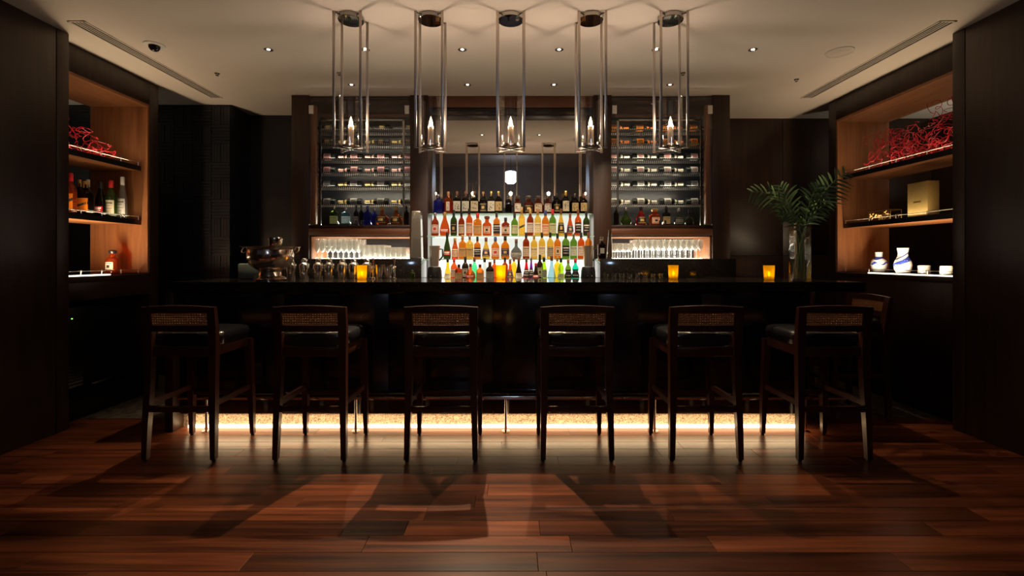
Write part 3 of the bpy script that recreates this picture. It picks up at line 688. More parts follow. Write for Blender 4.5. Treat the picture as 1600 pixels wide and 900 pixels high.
def bottle(px, D, zb, top, wpx, shape, liq, lab, cap, desc, group, power=2.0, ay=1.0, xw=None, cat='bottle', H=None):
    H = H or (Z(top, D)-zb); R = wpx*D/F/2; x = X(px, D) if xw is None else xw
    if shape == 'square': power = 6
    prof = PROF[shape]
    t = thing('liquor_bottle', desc, cat, (x, D, zb), 0, group)
    MB().lathe([(rr*R, zz*H) for rr, zz in prof], 24, power=power, ay=ay).build('glass_body', 'liq_'+liq, t)
    neck = prof[-1][0]*R; cu = prof[-1][1]
    if shape == 'cork':
        MB().lathe([(neck*.9, cu*H), (neck*1.25, cu*H+.001), (R*.62, (cu+.06)*H), (R*.62, (cu+.12)*H), (R*.4, H), (.0005, H)], 16).build('stopper', 'cap_'+cap, t)
    else:
        MB().lathe([(neck*1.06, (cu-.10)*H), (neck*1.12, (cu-.09)*H), (neck*1.12, .985*H), (neck*.95, H), (.0005, H)], 16).build('cap', 'cap_'+cap, t)
    if lab:
        paper, ink, u0, u1, half, marks = LABSTY[lab]
        lm = MB(); q = (power, ay)
        patch(lm, prof, H, R, *q, u0, u1, half, .0006)
        rnd = random.Random(int(px*13+top*7))
        dh = u1-u0
        if marks == 'lines':
            for k in range(4):
                a = half*(.75, .5, .68, .35)[k]; uu = u1-dh*(.18+.2*k); patch(lm, prof, H, R, *q, uu-.008-(.014 if k == 0 else 0), uu, a, .0011, 1, n=6, nz=1)
        elif marks == 'bold':
            for k, (a, h) in enumerate(((.8, .05), (.6, .022), (.7, .022))):
                uu = u1-dh*(.15+.26*k)
                for s in range(5):
                    c = -PI/2-half*a+2*half*a*(s+.5)/5; patch(lm, prof, H, R, *q, uu-h, uu, half*a/5*.72, .0011, 1, c, 2, 1)
        elif marks == 'kanji':
            for k in range(6 if half < .6 else 9):
                c = -PI/2+rnd.uniform(-.6, .6)*half; uu = rnd.uniform(u0+.04*1, u1-.08)
                if rnd.random() < .5: patch(lm, prof, H, R, *q, uu, uu+.018, half*.2, .0011, 1, c, 2, 1)
                else: patch(lm, prof, H, R, *q, uu-.02, uu+.05, half*.06, .0011, 1, c, 2, 1)
        elif marks == 'emblem':
            um = (u0+u1)/2; patch(lm, prof, H, R, *q, um-dh*.16, um+dh*.16, half*.32, .0011, 1, n=4, nz=2)
            patch(lm, prof, H, R, *q, u1-dh*.16, u1-dh*.10, half*.7, .0011, 1, n=6, nz=1); patch(lm, prof, H, R, *q, u0+dh*.10, u0+dh*.16, half*.7, .0011, 1, n=6, nz=1)
        elif marks == 'slant':
            um = (u0+u1)/2
            for s in range(8):
                c = -PI/2-half+2*half*(s+.5)/8; uu = um-.06+.12*s/8; patch(lm, prof, H, R, *q, uu-.03, uu+.04, half/8, .0011, 1, c, 1, 1)
        lm.build('label', [paper, ink], t, smooth=60)
    return t
G1, G2, G3, G4 = 'bottles on the mirror-backed top shelf', 'bottles on the upper backlit shelf', 'bottles on the lower backlit shelf', 'bottles on the back counter'
T1, T2, T3, T4 = ' on mirror-backed top shelf', ' on upper backlit shelf', ' on lower backlit shelf', ' on back counter'
rows1 = [(684.5,303.5,13,'square','blue',None,'silver','cobalt blue square bottle'), (700.5,299.5,12,'square','rust','strip','wood','amber square bottle with narrow white strip label'),
 (714,299,11.4,'square','dark','kanji','brown','dark square whisky bottle, white brush-script label, brown stopper'), (727.5,299,11.4,'square','dark','kanji','brown','dark square whisky bottle, white brush-script label, brown stopper'),
 (741.5,299,11.6,'square','dark','kanjicream','brown','dark square bottle, yellowish brush-script label, brown stopper'), (755,299.5,11,'square','dark','blackgold','wood','all-black square bottle with faint dark label'),
 (767.5,299,11,'square','dark','kanji','gold','dark square bottle, white brush-script label, golden stopper'), (779,299,10.6,'square','dark','kanjitan','gold','dark square bottle, tan brush-script label, golden stopper'),
 (794.5,303,10,'square','dark',None,'black','unlabelled black square bottle with black cap'),
 (809,305.5,12,'cork','darkamber','kanji','silver','stout dark amber decanter, small white label, glass stopper'), (826,306,15,'cork','darkamber','blackgold','silver','wide dark red decanter with black label, glass stopper'),
 (841,306,14,'cork','darkamber','kanjicream','silver','wide dark red decanter, cream brush-script label, glass stopper'), (856,306,13,'cork','darkamber','kanji','silver','wide dark red decanter, white brush-script label, glass stopper'),
 (870,302,11.5,'whisky','dark','blackgold','black','round black whisky bottle with black and gold label'), (884,298.3,12,'whisky','dark','kanjicream','gold','round dark whisky bottle, cream brush label, gold cap'),
 (898.5,302.7,12,'whisky','dark','kanjitan','black','round dark whisky bottle, tan brush label, black cap'), (912,302.7,12,'whisky','dark','kanjitan','brown','round dark whisky bottle, tan brush label, brown cap')]
D1 = 4.885
for a in rows1: bottle(a[0], D1, SHZ[0], a[1], a[2], a[3], a[4], a[5], a[6], a[7]+T1, G1)
rows2 = [(680,332.5,11.5,'round','darkamber','whitered','silver','dark red round bottle with white label and silver cap'), (695,331.4,16,'tear','rust','redlow','gold','orange teardrop cognac bottle with gold cap'),
 (709,328,10.6,'round','darkgreen','blackgold','black','dark green bottle with black and gold label'), (721,330.6,10,'round','darkamber','cream','black','dark amber bottle with cream label and black neck'),
 (733.2,325.5,10.6,'round','rust','cream','black','copper bottle with slanted neck band and black neck'), (746.3,333,13,'square','amber','tan','red','square amber bottle dipped in red wax'),
 (761,337.6,14.5,'cork','rust','oval','brown','wide rounded amber bottle with oval label and cork'), (776,332,10.4,'square','amber','black','black','amber square bottle with bold black label'),
 (790,340,12.6,'square','darkamber','oval','black','squat dark brown bottle with round cream label'), (804,333,11,'round','green','cream','black','green bottle with pale label and black neck'),
 (815.2,323.5,9.6,'square','gold','goldband','gold','tall golden square bottle with slanted black band'), (828.5,326,11,'round','darkamber','white','gold','reddish bottle with large white label and gold neck'),
 (840.2,326,11,'round','gold','white','wood','golden bottle with white over blue label'), (852.2,328.7,11.5,'round','amber','two','blue','amber bottle with cream label, white seal, purple neck'),
 (863.5,327,11.2,'round','green','cream','red','green bottle with cream label, white seal, red cap'), (876.5,326,11.5,'tear','gold','blackgold','brown','golden tapered bottle with small dark label'),
 (890.7,333,11.3,'tear','rust','navy','brown','copper tapered bottle with navy label'), (903.2,327,10.4,'round','rust','black','brown','copper bottle with black label and red-brown neck'),
 (916,329.5,10.4,'round','darkgreen','black','black','dark green bottle with bold black label')]
D2, D3 = 4.737, 4.612
for i, a in enumerate(rows2):
    bottle(a[0], D2, SHZ[1], a[1], a[2], a[3], a[4], a[5], a[6], a[7]+T2, G2)
rows3 = [(698.7,363.5,12,'tear','darkgreen','redlow','black','olive champagne-shaped cognac bottle with red label'), (711,371.6,10.6,'tall','rust','cream','gold','orange tapered bottle with cream label'),
 (722.7,367,11.6,'square','amber','tan','wood','amber square bottle with script label and pale cork'), (734,367,11.6,'square','gold','tan','silver','pale gold square bottle with script label'),
 (746,369.7,10.6,'square','amber','black','black','square whiskey bottle with big black label and black cap'), (759.5,370.7,13,'tear','gold','navy','brown','golden round-shouldered bottle with dark round label'),
 (774,370,13,'round','amber','whitered','blue','amber bottle with white crest label and blue cap'), (789.4,368.8,13.4,'round','amber','navy','black','amber bottle with navy crest label and dark cap'),
 (806.6,373.5,17.5,'flask','smoke','low','brown','smoky onion-shaped flask with white label'), (822,363.3,10.8,'whisky','darkamber','cream','black','brown whisky bottle with cream label'),
 (834.4,366,11,'whisky','gold','cream','gold','pale gold whisky bottle with cream label and gold neck'), (846.7,363.3,11,'whisky','gold','white','black','golden whisky bottle with pale label and black neck'),
 (859.7,363.3,11,'whisky','gold','grey','black','golden whisky bottle with floral label and black neck'), (871,364.5,11.2,'whisky','amber','oval','black','amber whisky bottle with long oval label'),
 (884,363.3,12,'whisky','green','black','black','bright green whisky bottle with black label'), (896.2,363.3,11.2,'whisky','green','white','silver','light green whisky bottle with white label, silver cap'),
 (908,363.3,11,'whisky','rust','white','black','orange whisky bottle with white shoulder label, black cap'), (919.5,363.3,11,'whisky','amber','white','brown','amber whisky bottle with white shoulder label behind the blender')]
for i, a in enumerate(rows3): bottle(a[0], D3, SHZ[2], a[1], a[2], a[3], a[4], a[5], a[6], a[7]+T3, G3)
rows4 = [(699.5,403,12,'cone','yellow','low','black','orange-yellow conical liqueur bottle with dark cap',0), (709.5,403,10,'round','rust','white','red','red-orange round bottle with white label',1), (717,413,11,'square','darkamber','tan','black','brown square bottle with wide black cap',0),
 (727,401,10.5,'round','dark','oval','black','tall dark bottle with round gold label',1), (735,412,15,'flask','rust','redlow','brown','squat orange flask with red neck band',0), (741.3,402,11,'bell','mint',None,'brown','mint green bell-shaped liqueur bottle',1),
 (750,413,11.5,'round','amber','tan','brown','amber round bottle with tan label and brown neck',0), (757.2,403,9,'tall','clear',None,'black','clear slim bottle with black cap',1), (765.5,409,12,'round','dark','grey','brown','dark bottle with grey label and brown neck',0),
 (772.5,405,8.5,'whisky','rust',None,'brown','reddish slim bottle behind the candle',1), (789,402,9,'whisky','darkamber',None,'black','dark slim bottle beside the candle',1), (797,405.5,11.5,'cone','rust','navy','brown','red-orange conical bottle with navy band',0),
 (803,401.5,8.5,'whisky','yellow',None,'brown','bright yellow slim bottle',1), (810.5,402.5,12.5,'cone','dark','low','brown','black conical liqueur bottle with white lettering band',0), (822.5,402.5,12,'cone','red','black','silver','cherry red conical liqueur bottle with black band',0),
 (830,402.5,10,'cone','purple','black','silver','purple conical liqueur bottle with black band',1), (837,411,11.5,'cone','dark','redlow','red','small dark conical bottle with red seal',0), (843.5,398,9.5,'round','dark','oval','black','tall dark bottle with gold oval label',1),
 (850,402,9,'tall','lime','grey','black','yellow-green slim bottle with grey band',0), (862,400,13.5,'cone','paleblue',None,'brown','pale blue conical flask with tall neck',0), (870.7,401,9.5,'square','yellow',None,'gold','bright yellow square bottle',1),
 (876.5,403,10.5,'bell','lime','low','black','olive bell bottle with dark lower half',0), (887.8,405,11,'bell','green','black','gold','green bell bottle with dark lower half',0), (899,404,11.5,'bell','teal','black','red','turquoise bell-shaped bottle with red cap',0)]
for a in rows4: bottle(a[0], 4.40 if not a[8] else 4.50, 1.0505, a[1], a[2]*1.06, a[3], a[4], a[5], a[6], a[7]+T4, G4)

# ------------------------------------------------------------------ champagne lying in the racks
def champagne(foil, lab, tip, name_label, group):
    t = thing('champagne_bottle', name_label, 'bottle', (0, 0, 0), 0, group)
    L = .262; R = .038
    def lay(prof, seg, nm, mat, par=t):
        mb = MB().lathe(prof, seg); mb.v = [((z if tip < 0 else -z), y, x) for x, y, z in mb.v]; return mb.build(nm, mat, par)
    # z measured from the cork end
    lay([(.0005, L), (R*.9, L), (R, L-.006), (R, .135), (R*.86, .110), (R*.55, .085), (.0165, .060)], 20, 'glass_body', 'bottle_dark')
    lay([(.0005, 0), (.014, .001), (.0165, .006), (.0165, .018), (.0145, .024), (.0150, .060), (.0225, .087), (R*.74, .100)], 18, 'foil', foil)
    lm = MB().lathe([(R+.0006, .140), (R+.0006, .215)], 24)
    lm.f = [q for q in lm.f if sum(lm.v[i][1] for i in q)/4 < .012]; lm.m = [0]*len(lm.f)
    lm.v = [((z if tip < 0 else -z), y, x) for x, y, z in lm.v]
    k = len(lm.v); s = 1 if tip < 0 else -1
    for zz in (-.010, .004, .014): lm.box(*sorted((s*.155, s*.20)), -R-.0012, -R+.002 if zz > -.02 else -R, zz-.002, zz+.002, 0, 1)
    lm.build('label', lab, t, smooth=60)
    return t
kinds = {-1: [('foil_dark', ['black_paper', 'ink_gold'], 'dark champagne bottle with dark foil', 0), ('foil_gold', ['black_paper', 'ink_gold'], 'dark champagne bottle with gold foil and black label', 1), ('foil_pink', ['pink_paper', 'ink'], 'champagne bottle with pink foil and pink label', 2), ('foil_pink', ['pink_paper', 'ink'], 'champagne bottle with pink foil and pink label', 3), ('foil_gold', ['grey_paper', 'ink'], 'champagne bottle with gold foil and silver-grey label', 4), ('foil_gold', ['grey_paper', 'ink'], 'champagne bottle with gold foil and silver-grey label', 5)],
         1: [('foil_orange', ['orange_paper', 'ink'], 'champagne bottle with orange foil and orange label', 0), ('foil_orange', ['orange_paper', 'ink'], 'champagne bottle with orange foil and orange label', 1), ('foil_cream', ['white_paper', 'ink_red'], 'champagne bottle with cream foil, white label marked red', 2), ('foil_cream', ['white_paper', 'ink_red'], 'champagne bottle with cream foil, white label marked red', 3), ('foil_cream', ['white_paper', 'ink'], 'champagne bottle with cream foil and plain white label', 4), ('foil_cream', ['white_paper', 'ink'], 'champagne bottle with cream foil and plain white label', 5)]}
rown = ['top row of rack', 'second row of rack', 'third row of rack', 'fourth row of rack', 'fifth row of rack', 'lowest row of rack']
for sgn in (-1, 1):
    for foil, lab, txt, k in kinds[sgn]:
        D = 5.05; lb = txt+', lying in '+rown[k]; grp = txt+' in '+rown[k]
        base = None
        for q, px in enumerate((486, 528, 570, 612)):
            xx = X(px, D)-k*.0015+(k == 0)*.006
            loc = ((xx if sgn < 0 else -xx), 5.075, ROWZ[k]-.003)
            if base is None: base = champagne(foil, lab, sgn, lb, grp); base.location = loc
            else: dup(base, loc)
# decanters on the cabinet floors
DD = 4.92; ZF = 1.5905
for px, top, wpx, sh, liq, lab, cap, ds in [(522.5,321,12,'square','green','cream','silver','green square gin bottle'), (541,323,12.5,'square','paleblue','white','silver','pale blue square gin bottle'), (556.5,321,7.5,'whisky','dark','grey','black','slim black bottle with grey label'), (564.5,321,7,'whisky','dark',None,'black','slim plain black bottle'),
     (574.5,322,10.5,'square','blue',None,'blue','deep blue square bottle'), (585.5,326,8.5,'square','blue',None,'silver','small violet-blue square bottle'), (597,322.5,21,'flask','rust','blackgold','gold','amber glowing flask with long neck'), (619,322.5,19,'flask','amber','blackgold','gold','amber flask decanter with gold stopper'), (635,322,8,'whisky','dark',None,'black','black bottle against the cabinet post')]:
    bottle(px, DD-(.05 if px == 597 else 0), ZF, top, wpx, sh, liq, lab, cap, ds+' below the pink-label champagne rack', 'decanters under the pink champagne')
for px, top, wpx, sh, liq, lab, cap, ds in [(963,323,8,'whisky','dark',None,'black','black bottle against the cabinet post'), (978,324,16,'flask','green',None,'green' if False else 'silver','green round decanter with glass stopper'), (1001.5,323,17,'tear','red','blackgold','black','dark red teardrop decanter'), (1023,326,17.5,'cork','rust','oval','gold','orange stout decanter with cork stopper'),
     (1041,322,11,'square','dark','tan','black','black square bottle with tan label'), (1060.5,325,14,'flask','dark','grey','silver','dark round decanter with grey label'), (1077,328,13,'flask','dark',None,'black','plain dark round decanter')]:
    bottle(px, DD, ZF, top, wpx, sh, liq, lab, cap, ds+' below the orange-label champagne rack', 'decanters under the orange champagne')

# ------------------------------------------------------------------ glassware in the lit niches
def wineglass(H, R, nm, label, group, flute=False):
    p = [(.0005, 0), (.030, .0005), (.029, .003), (.006, .008), (.004, .02), (.004, H*.42), (R*.45, H*.47), (R*.85, H*.56), (R, H*.70), (R*.86, H)] if not flute else [(.0005, 0), (.027, .0005), (.026, .003), (.006, .010), (.004, H*.3), (R*.6, H*.36), (R, H*.5), (R, H*.8), (R*.93, H)]
    ip = [(r_-.0015, z_) for r_, z_ in reversed(p[-4:])]
    return tag(MB().lathe(p+ip, 16).build(nm, 'glass_lit', None, (0, 0, 0)), label, 'glass', group)
def tumbler(H, R, label, group):
    p = [(.0005, .0), (R*.92, .0), (R, .006), (R*1.02, H), (R*.95, H), (R*.9, .016), (.0005, .014)]
    return tag(MB().lathe(p, 16).build('tumbler', 'glass_lit', None, (0, 0, 0)), label, 'glass', group)
def spread(proto, spots):
    for i, s in enumerate(spots):
        o = proto if i == 0 else proto.copy()
        if i: COL.objects.link(o)
        o.location = s
zg = 1.2482
yr = [4.82, 4.93, 5.06]
spread(wineglass(.205, .026, 'champagne_flute', 'tall clear flute standing in the lit niche under the pink-label cabinet', 'flutes in the lit niche', True), [(-1.985+.056*i+.008*j, yr[j], zg) for i in range(8) for j in range(3)])
spread(tumbler(.142, .026, 'tall clear tumbler in the lit niche under the pink-label cabinet', 'tall tumblers in the lit niche'), [(-1.53+.0545*i, yy, zg) for i in range(5) for yy in (4.84, 4.95, 5.06)])
spread(tumbler(.118, .026, 'short clear tumbler in the lit niche beside the drink dispenser', 'short tumblers in the lit niche'), [(-1.255+.0545*i, yy, zg) for i in range(4) for yy in (4.80, 4.90, 5.0)])
spread(wineglass(.198, .027, 'wine_glass', 'clear stemmed wine glass in the lit niche under the orange-label cabinet', 'wine glasses in the lit niche'), [(1.30+.0585*i, yr[j], zg) for i in range(12) for j in range(3)])
spread(wineglass(.160, .026, 'wine_glass', 'shorter stemmed glass in the lit niche beside the tall carafe', 'short wine glasses in the lit niche'), [(1.062+.056*i, yr[j]-.01, zg) for i in range(4) for j in range(3)])

# ------------------------------------------------------------------ appliances and small things by the back counter
def blender(px, label):
    t = thing('bar_blender', label, 'blender', (X(px, 4.39), 4.39, 1.0505))
    MB().lathe([(.001, 0), (.068, 0), (.070, .02), (.066, .085), (.058, .118), (.048, .124), (.001, .124)], 28).build('motor_base', 'black', t)
    c = MB().lathe([(.001, .125), (.040, .126), (.044, .15), (.046, .27), (.054, .318), (.051, .318), (.043, .27), (.001, .14)], 28).build('steel_jug', 'wire', t)
    MB().tube([(.046, 0, .29), (.074, 0, .285), (.076, 0, .22), (.044, 0, .18)], .007, 8).build('handle', 'black', c)
    for sx in (-.022, .022): MB().lathe([(.001, 0), (.007, .001), (.008, .006)], 12, (0, 0, 0)).build('knob', 'chrome', t).matrix_local = Matrix.Translation((sx, -.069, .045)) @ Matrix.Rotation(PI/2, 4, 'X')
blender(679, 'steel jug bar blender on black base beside the pink-label cabinet')
blender(919, 'steel jug bar blender on black base beside the orange-label cabinet')
DX = 4.50
t = thing('drink_dispenser', 'tall clear tapered drink dispenser with dark base on the black work counter', 'dispenser', (X(651.5, DX), DX, 1.2485))
MB().lathe([(.072, .012), (.070, .10), (.062, .34), (.058, .442), (.050, .452), (.0005, .454)], 4, power=2, a0=PI/4, mi=0).build('clear_tower', 'acrylic', t)
MB().box(-.056, .056, -.052, .052, .0, .012, .003).build('base', 'steel', t)
MB().lathe([(.001, .24), (.006, .245), (.008, .30), (.028, .36), (.036, .43), (.034, .43), (.02, .36)], 20).build('inner_funnel', 'glass', t)
MB().box(-.045, .045, .020, .042, .013, .20, .003).build('back_plate', 'black', t)
t = thing('crystal_decanter', 'black square decanter with crystal stopper and grey label', 'decanter', (X(940, 4.47), 4.47, 1.2485))
MB().lathe([(.001, 0), (.034, 0), (.036, .004), (.036, .135), (.02, .145), (.014, .15), (.013, .165)], 16, power=7).build('glass_body', 'liq_dark', t)
MB().ball((0, 0, .19), .020, 8).build('stopper', 'glass_thick', t)
MB().box(-.020, .020, -.0375, -.0363, .05, .10).build('label', 'grey_paper', t)
t = thing('carafe', 'tall slender conical glass carafe beside the crystal decanter', 'carafe', (X(953, 4.47), 4.47, 1.2485))
MB().lathe([(.001, .0), (.030, .0), (.032, .006), (.016, .24), (.017, .27), (.014, .27), (.013, .24), (.028, .012), (.001, .01)], 20).build('glass_body', 'glass_thick', t)

# ------------------------------------------------------------------ things on the bar top
def Db(y): return (EYE-BT)*F/(y-CY)
ZB = BT+.0008
cups = [(565.5, 3.855, 'amber glass candle holder beside the cocktail shakers'), (782.5, 3.88, 'amber glass candle holder before the backlit bottles'), (1052, 3.88, 'amber glass candle holder near the shot glasses'), (1201.5, 3.75, 'amber glass candle holder beside the palm vase')]
c0 = None
for px, D, lb in cups:
    if c0 is None:
        c0 = thing('candle_holder', lb, 'candle', (X(px, D), D, ZB), 0, 'candle holders on the bar')
        MB().lathe([(.001, 0), (.034, 0), (.037, .004), (.0425, .115), (.0395, .115), (.034, .010), (.001, .008)], 28).build('glass_cup', 'amber_glass', c0)
        MB().lathe([(.001, .0085), (.022, .0085), (.022, .030), (.001, .030)], 20).build('tealight', 'wax', c0)
        MB().lathe([(.001, .031), (.006, .040), (.0055, .048), (.001, .066)], 12).build('flame', 'flame', c0)
        light('candle_glow', 'POINT', (0, 0, .058), W_CANDLE, (1,.72,.30), c0, shadow_soft_size=.008)
    else: dup(c0, (X(px, D), D, ZB), 0, lb)
# punch bowl
D = 3.68
pb = thing('punch_bowl', 'large polished footed punch bowl with wide rim and ring handles', 'bowl', (X(422.5, D), D, ZB))
MB().lathe([(.001, 0), (.118, 0), (.120, .010), (.110, .022), (.088, .034), (.084, .050), (.078, .066)], 48).build('foot', 'nickel', pb)
MB().lathe([(.078, .066), (.080, .074), (.110, .090), (.150, .125), (.168, .170), (.168, .205), (.160, .240), (.172, .254), (.214, .258), (.216, .262), (.170, .260), (.155, .240), (.162, .20), (.160, .17), (.14, .13), (.08, .085), (.001, .08)], 56).build('bowl', 'nickel', pb)
for s in (-1, 1):
    MB().tube([(s*(.205+.018*math.sin(2*PI*i/16)), .0+.022*math.cos(2*PI*i/16)*0+.016*math.cos(2*PI*i/16), .236+.022*math.cos(2*PI*i/16)) for i in range(17)], .004, 8).build('ring_handle', 'nickel', pb)
t = thing('ice_cup', 'upturned chrome cup resting on the punch bowl rim', 'cup', (X(434, D-.15), D-.187, ZB+.2625))
MB().lathe([(.040, 0), (.042, .002), (.050, .052), (.046, .064), (.001, .066)], 24).build('cup_wall', 'chrome', t); t.rotation_euler = (0, 0, 0)
# shakers
sh0 = None
for i, (px, lb) in enumerate([(455, 'chrome cocktail shaker partly behind the punch bowl'), (475.5, 'chrome cocktail shaker second along from the punch bowl'), (497.5, 'chrome cocktail shaker third along from the punch bowl'), (514.5, 'chrome cocktail shaker fourth along from the punch bowl'), (535, 'chrome cocktail shaker fifth along from the punch bowl'), (552.5, 'chrome cocktail shaker next to the amber candle'), (573, 'chrome cocktail shaker peeping from behind the amber candle')]):
    D = 3.955; loc = (X(px, D), D, ZB)
    if sh0 is None:
        sh0 = thing('cocktail_shaker', lb, 'shaker', loc, 0, 'cocktail shakers on the bar')
        MB().lathe([(.001, 0), (.032, 0), (.034, .003), (.042, .098), (.041, .101)], 28).build('tin', 'chrome', sh0)
        MB().lathe([(.0415, .102), (.0425, .106), (.038, .122), (.025, .134), (.0225, .137)], 28).build('strainer', 'chrome', sh0)
        MB().lathe([(.0225, .1375), (.0235, .141), (.021, .164), (.014, .171), (.001, .172)], 24).build('cap', 'chrome', sh0)
    else: dup(sh0, loc, 0, lb)
# taps and mixing cups
tp = None
for px, lb in ((583, 'chrome soda tap with dark lever beside the amber candle'), (616, 'chrome soda tap with dark lever beside the mixing cups')):
    D = 3.96
    if tp is None:
        tp = thing('soda_tap', lb, 'tap', (X(px, D), D, ZB), 0, 'soda taps')
        MB().lathe([(.001, 0), (.018, 0), (.018, .006), (.008, .012), (.008, .085), (.013, .090), (.013, .105), (.006, .110)], 18).build('column', 'chrome', tp)
        MB().tube([(0, -.008, .095), (.004, -.05, .096), (.006, -.062, .08), (.006, -.064, .055)], .006, 8).build('spout', 'chrome', tp)
        MB().bar([(0, 0, .110, .004, .004), (0, 0, .135, .006, .006), (0, 0, .168, .0075, .0055), (0, 0, .172, .005, .004)]).build('lever', 'cap_brown', tp)
    else: dup(tp, (X(px, D), D, ZB), 0, lb)
o = tag(MB().lathe([(.001, 0), (.029, 0), (.031, .003), (.037, .118), (.0355, .118), (.029, .006), (.001, .005)], 24).build('mixing_cup', 'chrome', None, (X(593, 3.93), 3.93, ZB)), 'steel mixing cup between the two soda taps', 'cup', 'mixing cups')
o2 = o.copy(); COL.objects.link(o2); o2.location = (X(603.5, 3.95)+.012, 3.95, ZB)
bottle(644.5, 3.96, ZB, 422, 7.5, 'whisky', 'green', None, 'silver', 'tiny green bottle with silver top at the rear edge of the bar', None)
t = thing('serving_box', 'grey-green rounded box standing behind the punch bowl', 'box', (X(391, 3.90), 3.93, ZB))
MB().box(-.095, .095, -.05, .05, .003, .128, .012).build('body', 'green_box', t); MB().box(-.085, .085, -.04, .04, 0, .006, .002).build('foot', 'black', t)
g0 = tag(MB().lathe([(.001, 0), (.017, 0), (.018, .004), (.0215, .042), (.0195, .042), (.016, .010), (.001, .009)], 16).build('shot_glass', 'glass_thick', None, (0, 0, 0)), 'small clear shot glass in the row at the rear bar edge', 'glass', 'row of shot glasses')
spread(g0, [(X(947+12.2*i, 3.97), 3.97, ZB) for i in range(8)])
# vase with palm
D = 3.47; vx = X(1250, D)
t = thing('glass_vase', 'tall square clear glass vase with a little water on the bar', 'vase', (vx, D, ZB))
MB().lathe([(.001, 0), (.058, 0), (.060, .004), (.060, .425), (.0555, .425), (.054, .022), (.001, .020)], 24, power=5).build('glass_body', 'glass_thick', t)
MB().lathe([(.001, .021), (.0535, .022), (.0535, .095), (.001, .095)], 24, power=5).build('water', 'water', t)
def frond(pts, n, llen, lean, seed, label):
    rnd = random.Random(seed)
    P = [Vector(p) for p in pts]
    def bez(u):
        a, b, c, d = P; v = 1-u; return a*v**3+b*3*v*v*u+c*3*v*u*u+d*u**3
    t = thing('palm_frond', label, 'plant', (vx, D, ZB+.022), 0, 'palm fronds in the vase')
    MB().tube([bez(i/20) for i in range(21)], [.0045*(1-.75*i/20) for i in range(21)], 6).build('stem', 'leaf_stem', t)
    lm = MB()
    for i in range(n):
        u = .50+.48*i/(n-1); p = bez(u); tg = (bez(min(u+.02, 1))-bez(u-.02)).normalized()
        side0 = tg.cross(Vector((0, -1, .25))).normalized()
        for s in (-1, 1):
            ln = llen*(math.sin(PI*(.18+.76*(u-.5)/.5))**.7)*rnd.uniform(.85, 1.1)
            d = (tg*lean+side0*s*(1.0)+Vector((rnd.uniform(-.12, .12), rnd.uniform(-.3, .3), rnd.uniform(-.05, .1)))).normalized()
            nrm = d.cross(tg).normalized(); wv = nrm.cross(d).normalized()
            ring = []
            for k, q in enumerate((0, .25, .55, .8, 1)):
                ww = .0075*(.5, 1, .95, .6, .05)[k]; pos = p+d*ln*q+Vector((0, 0, -1))*ln*.30*q*q
                ring.append([pos-wv*ww, pos+nrm*.0016*(1-q), pos+wv*ww, pos-nrm*.0006])
            lm.loft(ring)
    lm.build('leaflets', 'leaf', t, smooth=50)
zc = .40
frond([(.01, 0, .0), (.02, -.01, .30), (-.10, -.02, .68), (-.385, -.04, .630)], 11, .155, .75, 1, 'long palm frond arching out above the candle holder')
frond([(-.01, .01, .0), (.0, .02, .30), (-.02, .05, .52), (-.10, .08, .700)], 11, .19, .9, 2, 'upright palm frond at the back of the vase')
frond([(-.02, .0, .0), (-.015, .0, .30), (.07, -.02, .60), (.315, -.03, .785)], 13, .175, .8, 3, 'longest palm frond, reaching up towards the shelving')
frond([(.0, .02, .0), (.0, .03, .30), (.08, .06, .50), (.29, .10, .575)], 9, .125, .8, 4, 'small palm frond spreading low towards the shelving')
frond([(.02, -.02, .0), (.02, -.02, .28), (-.03, -.06, .50), (-.20, -.10, .480)], 8, .12, .8, 5, 'small drooping palm frond low over the candle holder')
frond([(.0, .0, .0), (.01, .0, .28), (.03, -.02, .56), (.10, -.05, .680)], 10, .155, .9, 6, 'short upright palm frond in the middle of the vase')

# ------------------------------------------------------------------ things on the side shelving
def tangle(name, label, x0, x1, y0, y1, z0, hfun, n, seed):
    rnd = random.Random(seed); mb = MB(); c = ((x0+x1)/2, (y0+y1)/2, z0)
    for q in range(n):
        yy = rnd.uniform(y0, y1); xx = rnd.uniform(x0, x1); h = hfun((yy-y0)/(y1-y0)); zz = z0+.004+rnd.random()**1.2*h
        if q < n*.25: zz = z0+.004
        p = Vector((xx, yy, zz)); d = Vector((rnd.gauss(0, .6), rnd.gauss(0, 1), rnd.gauss(.2, .8))).normalized()
        ax = Vector((rnd.gauss(0, 1), rnd.gauss(0, .5), rnd.gauss(0, .6))).normalized(); curl = rnd.uniform(.35, .75)*rnd.choice((-1, 1)); pts = [p.copy()]
        for k in range(22):
            d = (Matrix.Rotation(curl*rnd.uniform(.4, 1.4), 3, ax) @ d).normalized(); p = p+d*.016
            hh = hfun(min(max((p.y-y0)/(y1-y0), 0), 1))
            p.x = min(max(p.x, x0), x1); p.y = min(max(p.y, y0), y1); p.z = min(max(p.z, z0+.004), z0+hh*1.08)
            if rnd.random() < .12: ax = Vector((rnd.gauss(0, 1), rnd.gauss(0, .5), rnd.gauss(0, .6))).normalized(); curl = -curl
            if (p-pts[-1]).length > .004: pts.append(p.copy())
        mb.tube([v-Vector(c) for v in pts], .0025, 5)
    tag(mb.build(name, 'coral_red', None, c), label, 'sculpture')
tangle('wire_sculpture', 'long tangle of bright red twisted wire on the top shelf above gold box', 3.49, 3.72, 3.66, 4.70, 2.106, lambda u: .40-.10*u+.05*math.sin(9*u), 165, 3)
tangle('wire_sculpture', 'small tangle of bright red twisted wire above the liquor bottles', -3.72, -3.48, 3.66, 4.20, 2.106, lambda u: .28-.20*u, 60, 9)
